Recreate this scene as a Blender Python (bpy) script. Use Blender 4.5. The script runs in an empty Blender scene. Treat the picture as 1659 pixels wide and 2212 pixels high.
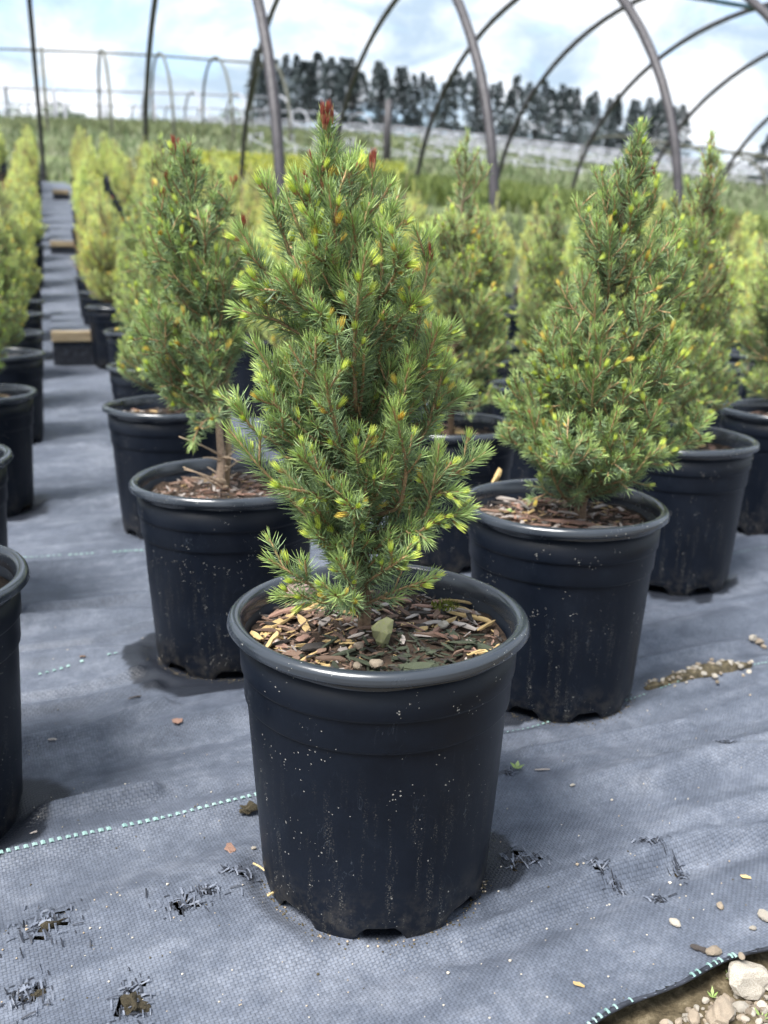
import bpy, math, random
import numpy as np

# ------------------------------------------------------------------ camera, sky, sun, exposure
scene = bpy.context.scene
FPX = 2000.0                       # focal length in units of a 1659 x 2212 picture
PITCH, ROLL = math.radians(15.54), math.radians(1.0)
CAM = np.array([0.0, 0.0, 0.454])
_f = np.array([0, math.cos(PITCH), -math.sin(PITCH)])
_u0 = np.array([0, math.sin(PITCH), math.cos(PITCH)])
_r0 = np.array([1.0, 0, 0])
_r = _r0 * math.cos(ROLL) + _u0 * math.sin(ROLL)
_u = _u0 * math.cos(ROLL) - _r0 * math.sin(ROLL)

cam_data = bpy.data.cameras.new('camera')
cam = bpy.data.objects.new('camera', cam_data)
scene.collection.objects.link(cam)
from mathutils import Matrix, Vector, Euler
M = Matrix.Identity(4)
for i in range(3):
    M[i][0], M[i][1], M[i][2], M[i][3] = _r[i], _u[i], -_f[i], CAM[i]
cam.matrix_world = M
cam_data.sensor_fit = 'VERTICAL'
cam_data.sensor_height = 36.0
cam_data.sensor_width = 27.0
cam_data.lens = FPX / 2212.0 * 36.0
cam_data.clip_start = 0.02
cam_data.clip_end = 2000.0
cam_data.dof.use_dof = True
cam_data.dof.focus_distance = 0.625
cam_data.dof.aperture_fstop = 8.5
scene.camera = cam

SUN_AZ, SUN_EL = math.radians(-138), math.radians(60)     # azimuth clockwise from +Y (the view direction)
world = bpy.data.worlds.new('World')
scene.world = world
world.use_nodes = True
wn = world.node_tree
wn.nodes.clear()


def node(nt, typ, **kw):
    n = nt.nodes.new(typ)
    for k, v in kw.items():
        if k == 'inp':
            for key, val in v.items():
                if isinstance(val, bpy.types.NodeSocket):
                    nt.links.new(val, n.inputs[key])
                else:
                    n.inputs[key].default_value = val
        else:
            setattr(n, k, v)
    return n


def ramp(nt, fac, stops, interp='LINEAR'):
    n = nt.nodes.new('ShaderNodeValToRGB')
    n.color_ramp.interpolation = interp
    el = n.color_ramp.elements
    while len(el) < len(stops):
        el.new(0.5)
    for e, (p, c) in zip(el, stops):
        e.position = p
        e.color = (*c, 1) if len(c) == 3 else c
    nt.links.new(fac, n.inputs[0])
    return n.outputs[0]


def math_(nt, op, a, b=None, clamp=False):
    n = nt.nodes.new('ShaderNodeMath')
    n.operation = op
    n.use_clamp = clamp
    for i, v in enumerate((a, b)):
        if v is None:
            continue
        if isinstance(v, bpy.types.NodeSocket):
            nt.links.new(v, n.inputs[i])
        else:
            n.inputs[i].default_value = v
    return n.outputs[0]


def mixc(nt, fac, a, b, blend='MIX'):
    n = nt.nodes.new('ShaderNodeMix')
    n.data_type = 'RGBA'
    n.blend_type = blend
    for key, v in ((0, fac), (6, a), (7, b)):
        if isinstance(v, bpy.types.NodeSocket):
            nt.links.new(v, n.inputs[key])
        else:
            n.inputs[key].default_value = v if key == 0 else ((*v, 1) if len(v) == 3 else v)
    return n.outputs[2]


def noise(nt, vec, scale, detail=4, rough=0.55, dist=0.0):
    n = node(nt, 'ShaderNodeTexNoise', inp={'Scale': scale, 'Detail': detail, 'Roughness': rough, 'Distortion': dist})
    if vec is not None:
        nt.links.new(vec, n.inputs['Vector'])
    return n.outputs['Fac']


def vmap(nt, vec, scale=(1, 1, 1), rot=(0, 0, 0), loc=(0, 0, 0)):
    n = node(nt, 'ShaderNodeMapping', inp={'Scale': scale, 'Rotation': rot, 'Location': loc})
    nt.links.new(vec, n.inputs['Vector'])
    return n.outputs[0]


# sky: Nishita blue with broken cloud over all of it
tcw = node(wn, 'ShaderNodeTexCoord')
sky = node(wn, 'ShaderNodeTexSky', sky_type='NISHITA', sun_disc=False)
sky.sun_elevation = SUN_EL
sky.sun_rotation = SUN_AZ
sky.altitude = 200
sky.air_density = 1.0
sky.dust_density = 1.5
bg_sky = node(wn, 'ShaderNodeBackground', inp={'Color': sky.outputs[0], 'Strength': 0.11})
cv = vmap(wn, tcw.outputs['Generated'], scale=(1, 1, 2.2), loc=(0.35, 0.1, 0.2))
n1 = noise(wn, cv, 5.6, 8, 0.58, 0.5)
n2 = noise(wn, vmap(wn, cv, loc=(3.1, 1.7, 0.4)), 7.0, 7, 0.6, 0.5)
cover = ramp(wn, n1, [(0.33, (0, 0, 0)), (0.47, (1, 1, 1))])
shade = ramp(wn, n2, [(0.36, (0.225, 0.285, 0.35)), (0.47, (0.335, 0.385, 0.44)), (0.58, (0.49, 0.505, 0.53))])
bg_cl = node(wn, 'ShaderNodeBackground', inp={'Color': shade, 'Strength': 1.0})
mx = node(wn, 'ShaderNodeMixShader')
wn.links.new(cover, mx.inputs[0])
wn.links.new(bg_sky.outputs[0], mx.inputs[1])
wn.links.new(bg_cl.outputs[0], mx.inputs[2])
wo = node(wn, 'ShaderNodeOutputWorld')
wn.links.new(mx.outputs[0], wo.inputs[0])

sun_data = bpy.data.lights.new('sun', 'SUN')
sun_data.energy = 3.0
sun_data.angle = math.radians(24)
sun_data.color = (1.0, 0.98, 0.94)
sun = bpy.data.objects.new('sun', sun_data)
scene.collection.objects.link(sun)
sd = Vector((math.sin(SUN_AZ) * math.cos(SUN_EL), math.cos(SUN_AZ) * math.cos(SUN_EL), math.sin(SUN_EL)))
sun.rotation_euler = sd.to_track_quat('Z', 'Y').to_euler()

scene.view_settings.view_transform = 'Standard'
scene.view_settings.look = 'None'
scene.view_settings.gamma = 1.0
scene.view_settings.use_curve_mapping = False
scene.view_settings.exposure = 1.48
scene.cycles.max_bounces = 6
scene.cycles.diffuse_bounces = 4
scene.cycles.glossy_bounces = 2
scene.cycles.transmission_bounces = 3
scene.cycles.use_light_tree = False
scene.cycles.adaptive_threshold = 0.03
scene.cycles.caustics_reflective = False
scene.cycles.caustics_refractive = False

# ------------------------------------------------------------------ helpers
COL = scene.collection
rng = np.random.default_rng(7)


def ray(x, y):
    return _f + _r * (x - 829.5) / FPX + _u * (1106 - y) / FPX


def on_z(x, y, z=0.0):
    d = ray(x, y)
    return CAM + d * (z - CAM[2]) / d[2]


def on_y(x, y, Y):
    d = ray(x, y)
    return CAM + d * Y / d[1]


def project(P):
    v = np.asarray(P) - CAM
    z = v @ _f
    return 829.5 + FPX * (v @ _r) / z, 1106 - FPX * (v @ _u) / z


def mesh_np(name, verts, faces, mats=(), mat_idx=None, color=None, attrs=None, smooth=False):
    """faces: list of integer arrays (m,k); one mesh, built without loops"""
    me = bpy.data.meshes.new(name)
    verts = np.asarray(verts, dtype=np.float32)
    me.vertices.add(len(verts))
    me.vertices.foreach_set('co', verts.ravel())
    faces = [np.asarray(f, dtype=np.int32) for f in faces if len(f)]
    nl = sum(f.size for f in faces)
    nf = sum(len(f) for f in faces)
    me.loops.add(nl)
    me.loops.foreach_set('vertex_index', np.concatenate([f.ravel() for f in faces]))
    me.polygons.add(nf)
    tot = np.concatenate([np.full(len(f), f.shape[1], dtype=np.int32) for f in faces])
    st = np.concatenate([[0], np.cumsum(tot)[:-1]]).astype(np.int32)
    me.polygons.foreach_set('loop_start', st)
    me.polygons.foreach_set('loop_total', tot)
    for m in mats:
        me.materials.append(m)
    if mat_idx is not None:
        me.polygons.foreach_set('material_index', np.asarray(mat_idx, dtype=np.int32))
    me.polygons.foreach_set('use_smooth', np.full(nf, smooth, dtype=bool))
    if color is not None:
        a = me.color_attributes.new('Col', 'FLOAT_COLOR', 'POINT')
        c = np.ones((len(verts), 4), dtype=np.float32)
        c[:, :3] = color
        a.data.foreach_set('color', c.ravel())
    for k, v in (attrs or {}).items():
        a = me.attributes.new(k, 'FLOAT', 'POINT')
        a.data.foreach_set('value', np.asarray(v, dtype=np.float32))
    me.update(calc_edges=True)
    me.validate()
    return me


def link(name, data, parent=None, loc=None, rot=None, scale=None):
    o = bpy.data.objects.new(name, data)
    COL.objects.link(o)
    if parent is not None:
        o.parent = parent
    if loc is not None:
        o.location = loc
    if rot is not None:
        o.rotation_euler = rot
    if scale is not None:
        o.scale = scale if hasattr(scale, '__len__') else (scale,) * 3
    return o


def tag(o, label=None, cat=None, group=None, kind=None):
    for k, v in (('label', label), ('category', cat), ('group', group), ('kind', kind)):
        if v:
            o[k] = v
    return o


class Acc:
    """collects vertex / face arrays into one mesh"""
    def __init__(s):
        s.v, s.f, s.c, s.m, s.n = [], [], [], [], 0

    def add(s, v, faces, col=None, mi=0):
        v = np.asarray(v, dtype=float)
        s.v.append(v)
        for f in faces:
            f = np.asarray(f, dtype=int)
            if len(f):
                s.f.append(f + s.n)
                s.m.append(np.full(len(f), mi))
        if col is not None:
            s.c.append(np.broadcast_to(np.asarray(col, dtype=float), (len(v), 3)))
        s.n += len(v)

    def mesh(s, name, mats, smooth=False):
        return mesh_np(name, np.concatenate(s.v), s.f, mats, np.concatenate(s.m),
                       np.concatenate(s.c) if s.c else None, smooth=smooth)


def unit(v):
    return v / np.maximum(np.linalg.norm(v, axis=-1, keepdims=True), 1e-9)


def tube(pts, rad, k=6, cap=True):
    pts = np.asarray(pts, dtype=float)
    n = len(pts)
    rad = np.broadcast_to(np.asarray(rad, dtype=float), (n,))
    t = unit(np.gradient(pts, axis=0))
    ref = np.array([0, 0, 1.0]) if abs(t[0][2]) < 0.9 else np.array([1.0, 0, 0])
    a = unit(np.cross(t, ref))
    b = np.cross(t, a)
    th = np.arange(k) * 2 * np.pi / k
    v = pts[:, None] + rad[:, None, None] * (a[:, None] * np.cos(th)[None, :, None] + b[:, None] * np.sin(th)[None, :, None])
    i = np.arange(n - 1)[:, None] * k
    j = np.arange(k)[None]
    j2 = (j + 1) % k
    q = np.stack([i + j, i + j2, i + k + j2, i + k + j], -1).reshape(-1, 4)
    fs = [q]
    if cap:
        fs.append(np.arange(k)[None, ::-1])
        fs.append(np.arange(k)[None] + (n - 1) * k)
    return v.reshape(-1, 3), fs


def lathe(prof, k=64):
    """prof: list of (r, z), open"""
    prof = np.asarray(prof, dtype=float)
    n = len(prof)
    th = np.arange(k) * 2 * np.pi / k
    v = np.stack([prof[:, 0][:, None] * np.cos(th), prof[:, 0][:, None] * np.sin(th), np.broadcast_to(prof[:, 1][:, None], (n, k))], -1)
    i = np.arange(n - 1)[:, None] * k
    j = np.arange(k)[None]
    j2 = (j + 1) % k
    q = np.stack([i + j, i + j2, i + k + j2, i + k + j], -1).reshape(-1, 4)
    return v.reshape(-1, 3), q


def box(cx, cy, cz, sx, sy, sz):
    v = np.array([[x, y, z] for z in (-1, 1) for y in (-1, 1) for x in (-1, 1)], dtype=float) * 0.5 * np.array([sx, sy, sz]) + np.array([cx, cy, cz])
    return v, [np.array([[0, 2, 3, 1], [4, 5, 7, 6], [0, 1, 5, 4], [2, 6, 7, 3], [0, 4, 6, 2], [1, 3, 7, 5]])]


_perm = np.random.default_rng(3).random((256, 256))


def vnoise(x, y):
    x = np.asarray(x, dtype=float)
    y = np.asarray(y, dtype=float)
    xi, yi = np.floor(x).astype(int), np.floor(y).astype(int)
    fx, fy = x - xi, y - yi
    fx = fx * fx * (3 - 2 * fx)
    fy = fy * fy * (3 - 2 * fy)
    g = lambda a, b: _perm[a % 256, b % 256]
    return (g(xi, yi) * (1 - fx) + g(xi + 1, yi) * fx) * (1 - fy) + (g(xi, yi + 1) * (1 - fx) + g(xi + 1, yi + 1) * fx) * fy


def fbm(x, y, o=4):
    s, a, t = 0, 0.5, 0
    for i in range(o):
        s = s + a * vnoise(x * 2 ** i + 17 * i, y * 2 ** i + 31 * i)
        t += a
        a *= 0.5
    return s / t


def sstep(x, a, b):
    t = np.clip((x - a) / (b - a), 0, 1)
    return t * t * (3 - 2 * t)


def terrain(X, Y):
    X = np.asarray(X, dtype=float)
    Y = np.asarray(Y, dtype=float)
    t = Y - 3.75 - 0.3 * np.clip(X, -6, 40) - 0.45 * np.clip(X - 1.5, 0, 40)
    w = 0.6
    s = w * np.log1p(np.exp(np.clip(t / w, -40, 40)))
    s = np.where(t / w > 40, t, s)
    far = np.maximum(s - 26, 0)
    return 0.145 * s - 0.035 * far - 0.07 * np.maximum(s - 70, 0)


H_AISLE = math.radians(19.3)
AV = np.array([-math.sin(H_AISLE), math.cos(H_AISLE)])
BV = np.array([math.cos(H_AISLE), math.sin(H_AISLE)])


def ab(a, b):
    return AV * a + BV * b


# ------------------------------------------------------------------ materials
def new_mat(name, rough=0.6, spec=0.5):
    m = bpy.data.materials.new(name)
    m.use_nodes = True
    nt = m.node_tree
    b = nt.nodes['Principled BSDF']
    b.inputs['Roughness'].default_value = rough
    b.inputs['Specular IOR Level'].default_value = spec
    tc = node(nt, 'ShaderNodeTexCoord')
    return m, nt, b, tc.outputs['Object']


def bump(nt, b, h, strength, dist):
    n = node(nt, 'ShaderNodeBump', inp={'Strength': strength, 'Distance': dist, 'Height': h})
    nt.links.new(n.outputs[0], b.inputs['Normal'])


def setc(nt, b, c):
    nt.links.new(c, b.inputs['Base Color'])


def attr(nt, name):
    return node(nt, 'ShaderNodeAttribute', attribute_name=name)


def simple_mat(name, c1, c2, scale, rough=0.7, bs=0.3, bd=0.002, spec=0.4, stretch=(1, 1, 1), rand=0.0):
    m, nt, b, oc = new_mat(name, rough, spec)
    v = vmap(nt, oc, scale=stretch)
    f = noise(nt, v, scale, 6, 0.6)
    c = ramp(nt, f, [(0.3, c1), (0.7, c2)])
    if rand:
        oi = node(nt, 'ShaderNodeObjectInfo')
        k = math_(nt, 'ADD', math_(nt, 'MULTIPLY', oi.outputs['Random'], rand * 2), 1 - rand)
        hsv = node(nt, 'ShaderNodeHueSaturation', inp={'Color': c, 'Value': k})
        c = hsv.outputs[0]
    setc(nt, b, c)
    bump(nt, b, f, bs, bd)
    return m


# woven ground cover
WEAVE = math.radians(27.0)
M_FAB, nt, b, oc = new_mat('woven_fabric', 0.55, 0.45)
v = vmap(nt, oc, rot=(0, 0, -WEAVE))
vs = vmap(nt, v, scale=(1 / 0.0025, 1 / 0.0020, 0))
fl = node(nt, 'ShaderNodeVectorMath', operation='FLOOR')
nt.links.new(vs, fl.inputs[0])
fr = node(nt, 'ShaderNodeVectorMath', operation='FRACTION')
nt.links.new(vs, fr.inputs[0])
wnz = node(nt, 'ShaderNodeTexWhiteNoise', noise_dimensions='2D')
nt.links.new(fl.outputs[0], wnz.inputs['Vector'])
sf = node(nt, 'ShaderNodeSeparateXYZ')
nt.links.new(fl.outputs[0], sf.inputs[0])
sr = node(nt, 'ShaderNodeSeparateXYZ')
nt.links.new(fr.outputs[0], sr.inputs[0])
par = math_(nt, 'PINGPONG', math_(nt, 'ADD', sf.outputs[0], sf.outputs[1]), 1.0)
hx = math_(nt, 'POWER', math_(nt, 'MULTIPLY', math_(nt, 'ABSOLUTE', math_(nt, 'SUBTRACT', sr.outputs[0], 0.5)), 2), 3)
hy = math_(nt, 'POWER', math_(nt, 'MULTIPLY', math_(nt, 'ABSOLUTE', math_(nt, 'SUBTRACT', sr.outputs[1], 0.5)), 2), 3)
hmix = node(nt, 'ShaderNodeMix', data_type='FLOAT')
nt.links.new(par, hmix.inputs[0]); nt.links.new(hx, hmix.inputs[2]); nt.links.new(hy, hmix.inputs[3])
hw = math_(nt, 'SUBTRACT', 1.0, hmix.outputs[0])
d1 = noise(nt, v, 7, 6, 0.65, 0.4)
d2 = noise(nt, v, 45, 5, 0.7)
d3 = noise(nt, vmap(nt, v, scale=(4, 30, 1)), 1.0, 4, 0.6)
dust = math_(nt, 'ADD', math_(nt, 'ADD', math_(nt, 'MULTIPLY', d1, 0.38), math_(nt, 'MULTIPLY', d2, 0.32)), math_(nt, 'MULTIPLY', d3, 0.30))
col = ramp(nt, dust, [(0.36, (0.058, 0.069, 0.095)), (0.5, (0.102, 0.117, 0.152)), (0.64, (0.19, 0.208, 0.252))])
kk = math_(nt, 'ADD', math_(nt, 'MULTIPLY', wnz.outputs[0], 0.26), 0.82)
gap = math_(nt, 'ADD', math_(nt, 'MULTIPLY', hw, 0.45), 0.6)
hsv = node(nt, 'ShaderNodeHueSaturation', inp={'Color': col, 'Value': math_(nt, 'MULTIPLY', kk, gap)})
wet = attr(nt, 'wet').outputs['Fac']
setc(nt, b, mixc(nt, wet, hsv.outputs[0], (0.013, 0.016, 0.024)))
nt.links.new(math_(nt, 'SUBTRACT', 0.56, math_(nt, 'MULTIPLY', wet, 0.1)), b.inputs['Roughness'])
bump(nt, b, math_(nt, 'ADD', hw, math_(nt, 'MULTIPLY', d2, 0.8)), 0.55, 0.0006)

# black nursery plastic with dust specks and drip marks
def pot_material(name, rough, film):
    m, nt, b, oc = new_mat(name, rough, 0.22 if film < 0.2 else 0.8)
    sm = noise(nt, oc, 22, 6, 0.65, 0.3)
    st = noise(nt, vmap(nt, oc, scale=(1, 1, 0.09)), 150, 4, 0.6)
    c = ramp(nt, sm, [(0.3, (0.0014, 0.0025, 0.0060)), (0.62, (0.0032, 0.0054, 0.0110)), (0.8, (0.011, 0.015, 0.023))])
    vo = node(nt, 'ShaderNodeTexVoronoi', inp={'Scale': 640.0})
    nt.links.new(oc, vo.inputs['Vector'])
    sc = node(nt, 'ShaderNodeSeparateColor')
    nt.links.new(vo.outputs['Color'], sc.inputs[0])
    big = noise(nt, oc, 30, 3, 0.6)
    pick = math_(nt, 'GREATER_THAN', math_(nt, 'ADD', sc.outputs[0], math_(nt, 'MULTIPLY', math_(nt, 'SUBTRACT', big, 0.5), 1.1)), 0.99)
    dot = math_(nt, 'MULTIPLY', math_(nt, 'LESS_THAN', vo.outputs['Distance'], math_(nt, 'MULTIPLY', sc.outputs[1], 0.42)), pick)
    sx = node(nt, 'ShaderNodeSeparateXYZ')
    nt.links.new(oc, sx.inputs[0])
    low = math_(nt, 'SUBTRACT', 1.0, math_(nt, 'MULTIPLY', sx.outputs[2], 7.0), True)
    strk = math_(nt, 'MULTIPLY', ramp(nt, st, [(0.54, (0, 0, 0)), (0.66, (1, 1, 1))]), low)
    gr = noise(nt, oc, 900, 2, 0.5)
    strk = math_(nt, 'MULTIPLY', strk, ramp(nt, gr, [(0.55, (0, 0, 0)), (0.68, (1, 1, 1))]))
    c = mixc(nt, math_(nt, 'MULTIPLY', strk, 0.75), c, (0.28, 0.26, 0.22))
    c = mixc(nt, film, c, (0.015, 0.023, 0.038) if film < 0.2 else (0.075, 0.09, 0.11))
    spl = math_(nt, 'MULTIPLY', math_(nt, 'SUBTRACT', 1.0, math_(nt, 'MULTIPLY', sx.outputs[2], 22.0), True), ramp(nt, noise(nt, oc, 70, 6, 0.75), [(0.45, (0, 0, 0)), (0.62, (1, 1, 1))]))
    c = mixc(nt, math_(nt, 'MULTIPLY', spl, 0.35), c, (0.12, 0.105, 0.085))
    sc2 = ramp(nt, noise(nt, vmap(nt, oc, scale=(1, 1, 0.35), rot=(0.5, 0.3, 0)), 95, 2, 0.4, 1.5), [(0.495, (0, 0, 0)), (0.5, (1, 1, 1)), (0.505, (0, 0, 0))])
    msk = ramp(nt, noise(nt, oc, 26, 3, 0.6), [(0.55, (0, 0, 0)), (0.66, (1, 1, 1))])
    c = mixc(nt, math_(nt, 'MULTIPLY', math_(nt, 'MULTIPLY', sc2, msk), 0.5), c, (0.10, 0.12, 0.15))
    c = mixc(nt, math_(nt, 'MULTIPLY', dot, 0.55), c, (0.5, 0.48, 0.43))
    setc(nt, b, c)
    nt.links.new(math_(nt, 'ADD', math_(nt, 'MULTIPLY', sm, 0.25), rough - 0.1), b.inputs['Roughness'])
    bump(nt, b, noise(nt, oc, 160, 3, 0.5), 0.06, 0.0006)
    return m


M_POT = pot_material('pot_plastic', 0.42, 0.10)
M_RIM = pot_material('pot_rim_plastic', 0.22, 0.30)

# potting mix
M_SOIL, nt, b, oc = new_mat('potting_mix', 0.9, 0.25)
f1 = noise(nt, oc, 110, 6, 0.7)
f2 = noise(nt, oc, 18, 3, 0.6)
c = ramp(nt, f1, [(0.3, (0.012, 0.009, 0.007)), (0.55, (0.05, 0.033, 0.023)), (0.75, (0.13, 0.085, 0.055))])
setc(nt, b, c)
bump(nt, b, f1, 0.9, 0.004)

M_CHIP = [
    simple_mat('bark_brown', (0.09, 0.055, 0.04), (0.28, 0.185, 0.135), 160, 0.8, 0.6, 0.001, 0.3, (1, 6, 6), 0.35),
    simple_mat('bark_red', (0.14, 0.075, 0.055), (0.40, 0.25, 0.19), 160, 0.8, 0.6, 0.001, 0.3, (1, 6, 6), 0.35),
    simple_mat('wood_golden', (0.38, 0.25, 0.10), (0.68, 0.50, 0.25), 160, 0.75, 0.6, 0.001, 0.3, (0.8, 8, 8), 0.25),
    simple_mat('wood_grey', (0.22, 0.185, 0.165), (0.52, 0.46, 0.42), 140, 0.85, 0.6, 0.001, 0.3, (1, 6, 6), 0.3),
    simple_mat('algae_dark', (0.018, 0.023, 0.013), (0.075, 0.088, 0.055), 150, 0.7, 0.6, 0.001, 0.35, (1, 5, 5), 0.4),
    simple_mat('bark_black', (0.015, 0.013, 0.013), (0.075, 0.062, 0.055), 150, 0.75, 0.6, 0.001, 0.35, (1, 5, 5), 0.4),
]
M_STONE = simple_mat('limestone', (0.26, 0.225, 0.18), (0.52, 0.475, 0.41), 45, 0.85, 0.5, 0.002, 0.3, (1, 1, 1), 0.25)
M_STONE2 = simple_mat('brown_stone', (0.16, 0.125, 0.09), (0.40, 0.33, 0.255), 60, 0.85, 0.5, 0.002, 0.3, (1, 1, 1), 0.3)
M_PINKBARK = simple_mat('pink_bark', (0.24, 0.16, 0.14), (0.44, 0.33, 0.30), 70, 0.85, 0.5, 0.002)
M_MOSSROCK, nt, b, oc = new_mat('mossy_rock', 0.8, 0.3)
f1 = noise(nt, oc, 130, 5, 0.65)
f2 = noise(nt, vmap(nt, oc, loc=(0.2, 0.7, 0.1)), 75, 4, 0.6)
c = mixc(nt, ramp(nt, f2, [(0.48, (0, 0, 0)), (0.6, (1, 1, 1))]), ramp(nt, f1, [(0.3, (0.10, 0.11, 0.07)), (0.7, (0.42, 0.38, 0.27))]), (0.20, 0.24, 0.035))
setc(nt, b, c)
bump(nt, b, f1, 0.5, 0.001)
M_MOSS = simple_mat('moss', (0.05, 0.075, 0.012), (0.22, 0.24, 0.03), 200, 0.9, 0.8, 0.002)
M_CLOD = simple_mat('soil_clod', (0.025, 0.021, 0.013), (0.15, 0.12, 0.07), 190, 0.95, 0.9, 0.002)
M_LEAF = simple_mat('seedling_leaf', (0.16, 0.24, 0.06), (0.32, 0.40, 0.14), 120, 0.5, 0.2, 0.0005)
M_STRAW = simple_mat('dry_straw', (0.40, 0.29, 0.13), (0.62, 0.48, 0.27), 120, 0.7, 0.3, 0.0005, 0.3, (1, 6, 6))
M_TAPE = simple_mat('fabric_tape', (0.006, 0.007, 0.010), (0.045, 0.050, 0.066), 90, 0.6, 0.2, 0.0005, 0.3, (1, 1, 1))
M_THREAD = simple_mat('mint_thread', (0.15, 0.27, 0.255), (0.32, 0.45, 0.42), 60, 0.7, 0.2, 0.0005)
M_TIMBER = simple_mat('weathered_timber', (0.20, 0.145, 0.085), (0.46, 0.37, 0.24), 14, 0.8, 0.5, 0.002, 0.3, (1, 12, 12))
M_PIPE = simple_mat('dull_steel', (0.026, 0.023, 0.027), (0.062, 0.055, 0.062), 26, 0.55, 0.3, 0.001, 0.5)
M_PIPE2 = simple_mat('olive_steel', (0.05, 0.05, 0.035), (0.10, 0.10, 0.07), 20, 0.6, 0.3, 0.001, 0.5)
M_GALV = simple_mat('galvanised_steel', (0.22, 0.225, 0.25), (0.36, 0.365, 0.39), 8, 0.5, 0.1, 0.001, 0.5)
M_BLUE = simple_mat('blue_pipe', (0.03, 0.07, 0.10), (0.06, 0.12, 0.16), 8, 0.5, 0.1, 0.001, 0.5)


def veg_mat(name, rough=0.5, spec=0.35, trans=0.25, jitter=0.0):
    m, nt, b, oc = new_mat(name, rough, spec)
    a = attr(nt, 'Col').outputs['Color']
    if jitter:
        oi = node(nt, 'ShaderNodeObjectInfo')
        hsv = node(nt, 'ShaderNodeHueSaturation', inp={'Color': mixc(nt, 1.0, a, (1.10, 0.98, 0.82), 'MULTIPLY')})
        nt.links.new(math_(nt, 'ADD', math_(nt, 'MULTIPLY', oi.outputs['Random'], jitter * 2), 1 - jitter), hsv.inputs['Value'])
        nt.links.new(math_(nt, 'ADD', math_(nt, 'MULTIPLY', oi.outputs['Random'], 0.022), 0.483), hsv.inputs['Hue'])
        a = hsv.outputs[0]
    setc(nt, b, a)
    if trans:
        tr = node(nt, 'ShaderNodeBsdfTranslucent')
        nt.links.new(a, tr.inputs['Color'])
        ms = node(nt, 'ShaderNodeMixShader', inp={0: trans})
        nt.links.new(b.outputs[0], ms.inputs[1])
        nt.links.new(tr.outputs[0], ms.inputs[2])
        nt.links.new(ms.outputs[0], nt.nodes['Material Output'].inputs[0])
    return m


M_NEEDLE = veg_mat('spruce_needles', 0.42, 0.4, 0.35)
M_NEEDLE_BG = veg_mat('spruce_needles_block', 0.5, 0.35, 0.0, 0.18)
M_TWIG, nt, b, oc = new_mat('twig_bark', 0.8, 0.3)
a_ = attr(nt, 'Col').outputs['Color']
f1 = noise(nt, oc, 500, 4, 0.6)
setc(nt, b, mixc(nt, 1.0, a_, ramp(nt, f1, [(0.3, (0.6, 0.6, 0.6)), (0.7, (1.3, 1.3, 1.3))]), 'MULTIPLY'))
bump(nt, b, f1, 0.6, 0.0006)
M_GRASS = veg_mat('grass_blades', 0.6, 0.25, 0.25)
M_PINE = veg_mat('pine_foliage', 0.6, 0.2, 0.15)
M_BUD = veg_mat('bud', 0.4, 0.4, 0.3)

# ground: soil near by, mown grass and weeds beyond
M_GROUND, nt, b, oc = new_mat('ground', 0.95, 0.2)
sx = node(nt, 'ShaderNodeSeparateXYZ')
nt.links.new(oc, sx.inputs[0])
f1 = noise(nt, oc, 130, 6, 0.7)
f2 = noise(nt, vmap(nt, oc, rot=(0, 0, -0.2), scale=(0.25, 1, 1)), 0.55, 5, 0.6, 0.3)
f3 = noise(nt, oc, 3.0, 6, 0.7)
soil = ramp(nt, f1, [(0.3, (0.035, 0.027, 0.015)), (0.55, (0.12, 0.095, 0.058)), (0.75, (0.26, 0.215, 0.145))])
gr = ramp(nt, f2, [(0.34, (0.07, 0.10, 0.035)), (0.46, (0.13, 0.165, 0.06)), (0.55, (0.16, 0.18, 0.105)), (0.68, (0.23, 0.235, 0.17))])
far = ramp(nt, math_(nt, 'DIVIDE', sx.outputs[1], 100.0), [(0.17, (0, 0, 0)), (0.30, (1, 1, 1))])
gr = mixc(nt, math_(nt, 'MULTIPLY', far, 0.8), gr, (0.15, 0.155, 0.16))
gr = mixc(nt, 0.6, gr, ramp(nt, f3, [(0.3, (0.4, 0.4, 0.4)), (0.7, (1.5, 1.5, 1.5))]), 'MULTIPLY')
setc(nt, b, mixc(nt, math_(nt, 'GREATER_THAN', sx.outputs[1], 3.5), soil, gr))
bump(nt, b, f1, 0.8, 0.004)

# ------------------------------------------------------------------ where the pots stand (x, y on the ground)
NEAR = {k: on_z(x, y, 0.212)[:2] for k, x, y in [(k_, x_, y_ - 20) for k_, x_, y_ in [
    ('front', 818, 1333), ('right', 1218, 1100), ('left', 490, 1047), ('aisle1', 366, 893), ('right2', 1470, 962),
    ('right3', 1690, 902), ('mid1', 972, 934), ('mid2', 1172, 852), ('mid3', 1010, 797), ('mid4', 1165, 770), ('mid5', 1033, 737),
    ('aisle2', 338, 812), ('aisle3', 306, 748), ('edge1', -262, 1268), ('edge2', -178, 1005), ('edge3', -62, 868), ('edge4', -4, 788), ('edge5', 22, 722)]]}


def y_max(tan):
    return np.interp(829.5 + FPX * tan, [0, 150, 363, 490, 850, 1100, 1450, 1700], [10.2, 10.2, 9.4, 7.2, 5.3, 4.7, 4.8, 4.8])


spots = []                                    # (x, y) of the block further back
near_pts = np.array(list(NEAR.values()))


def in_view(P, margin=140):
    x, y = project((P[0], P[1], float(terrain(P[0], P[1])) + 0.3))
    return -margin < x < 1659 + margin


def try_spot(a, b_, side):
    P = ab(a, b_) + rng.normal(0, 0.012, 2)
    if P[1] > y_max(P[0] / P[1]) or not in_view(P):
        return
    if np.min(np.hypot(*(near_pts - P).T)) < 0.27:
        return
    spots.append((P[0], P[1], side, a, b_))


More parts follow.
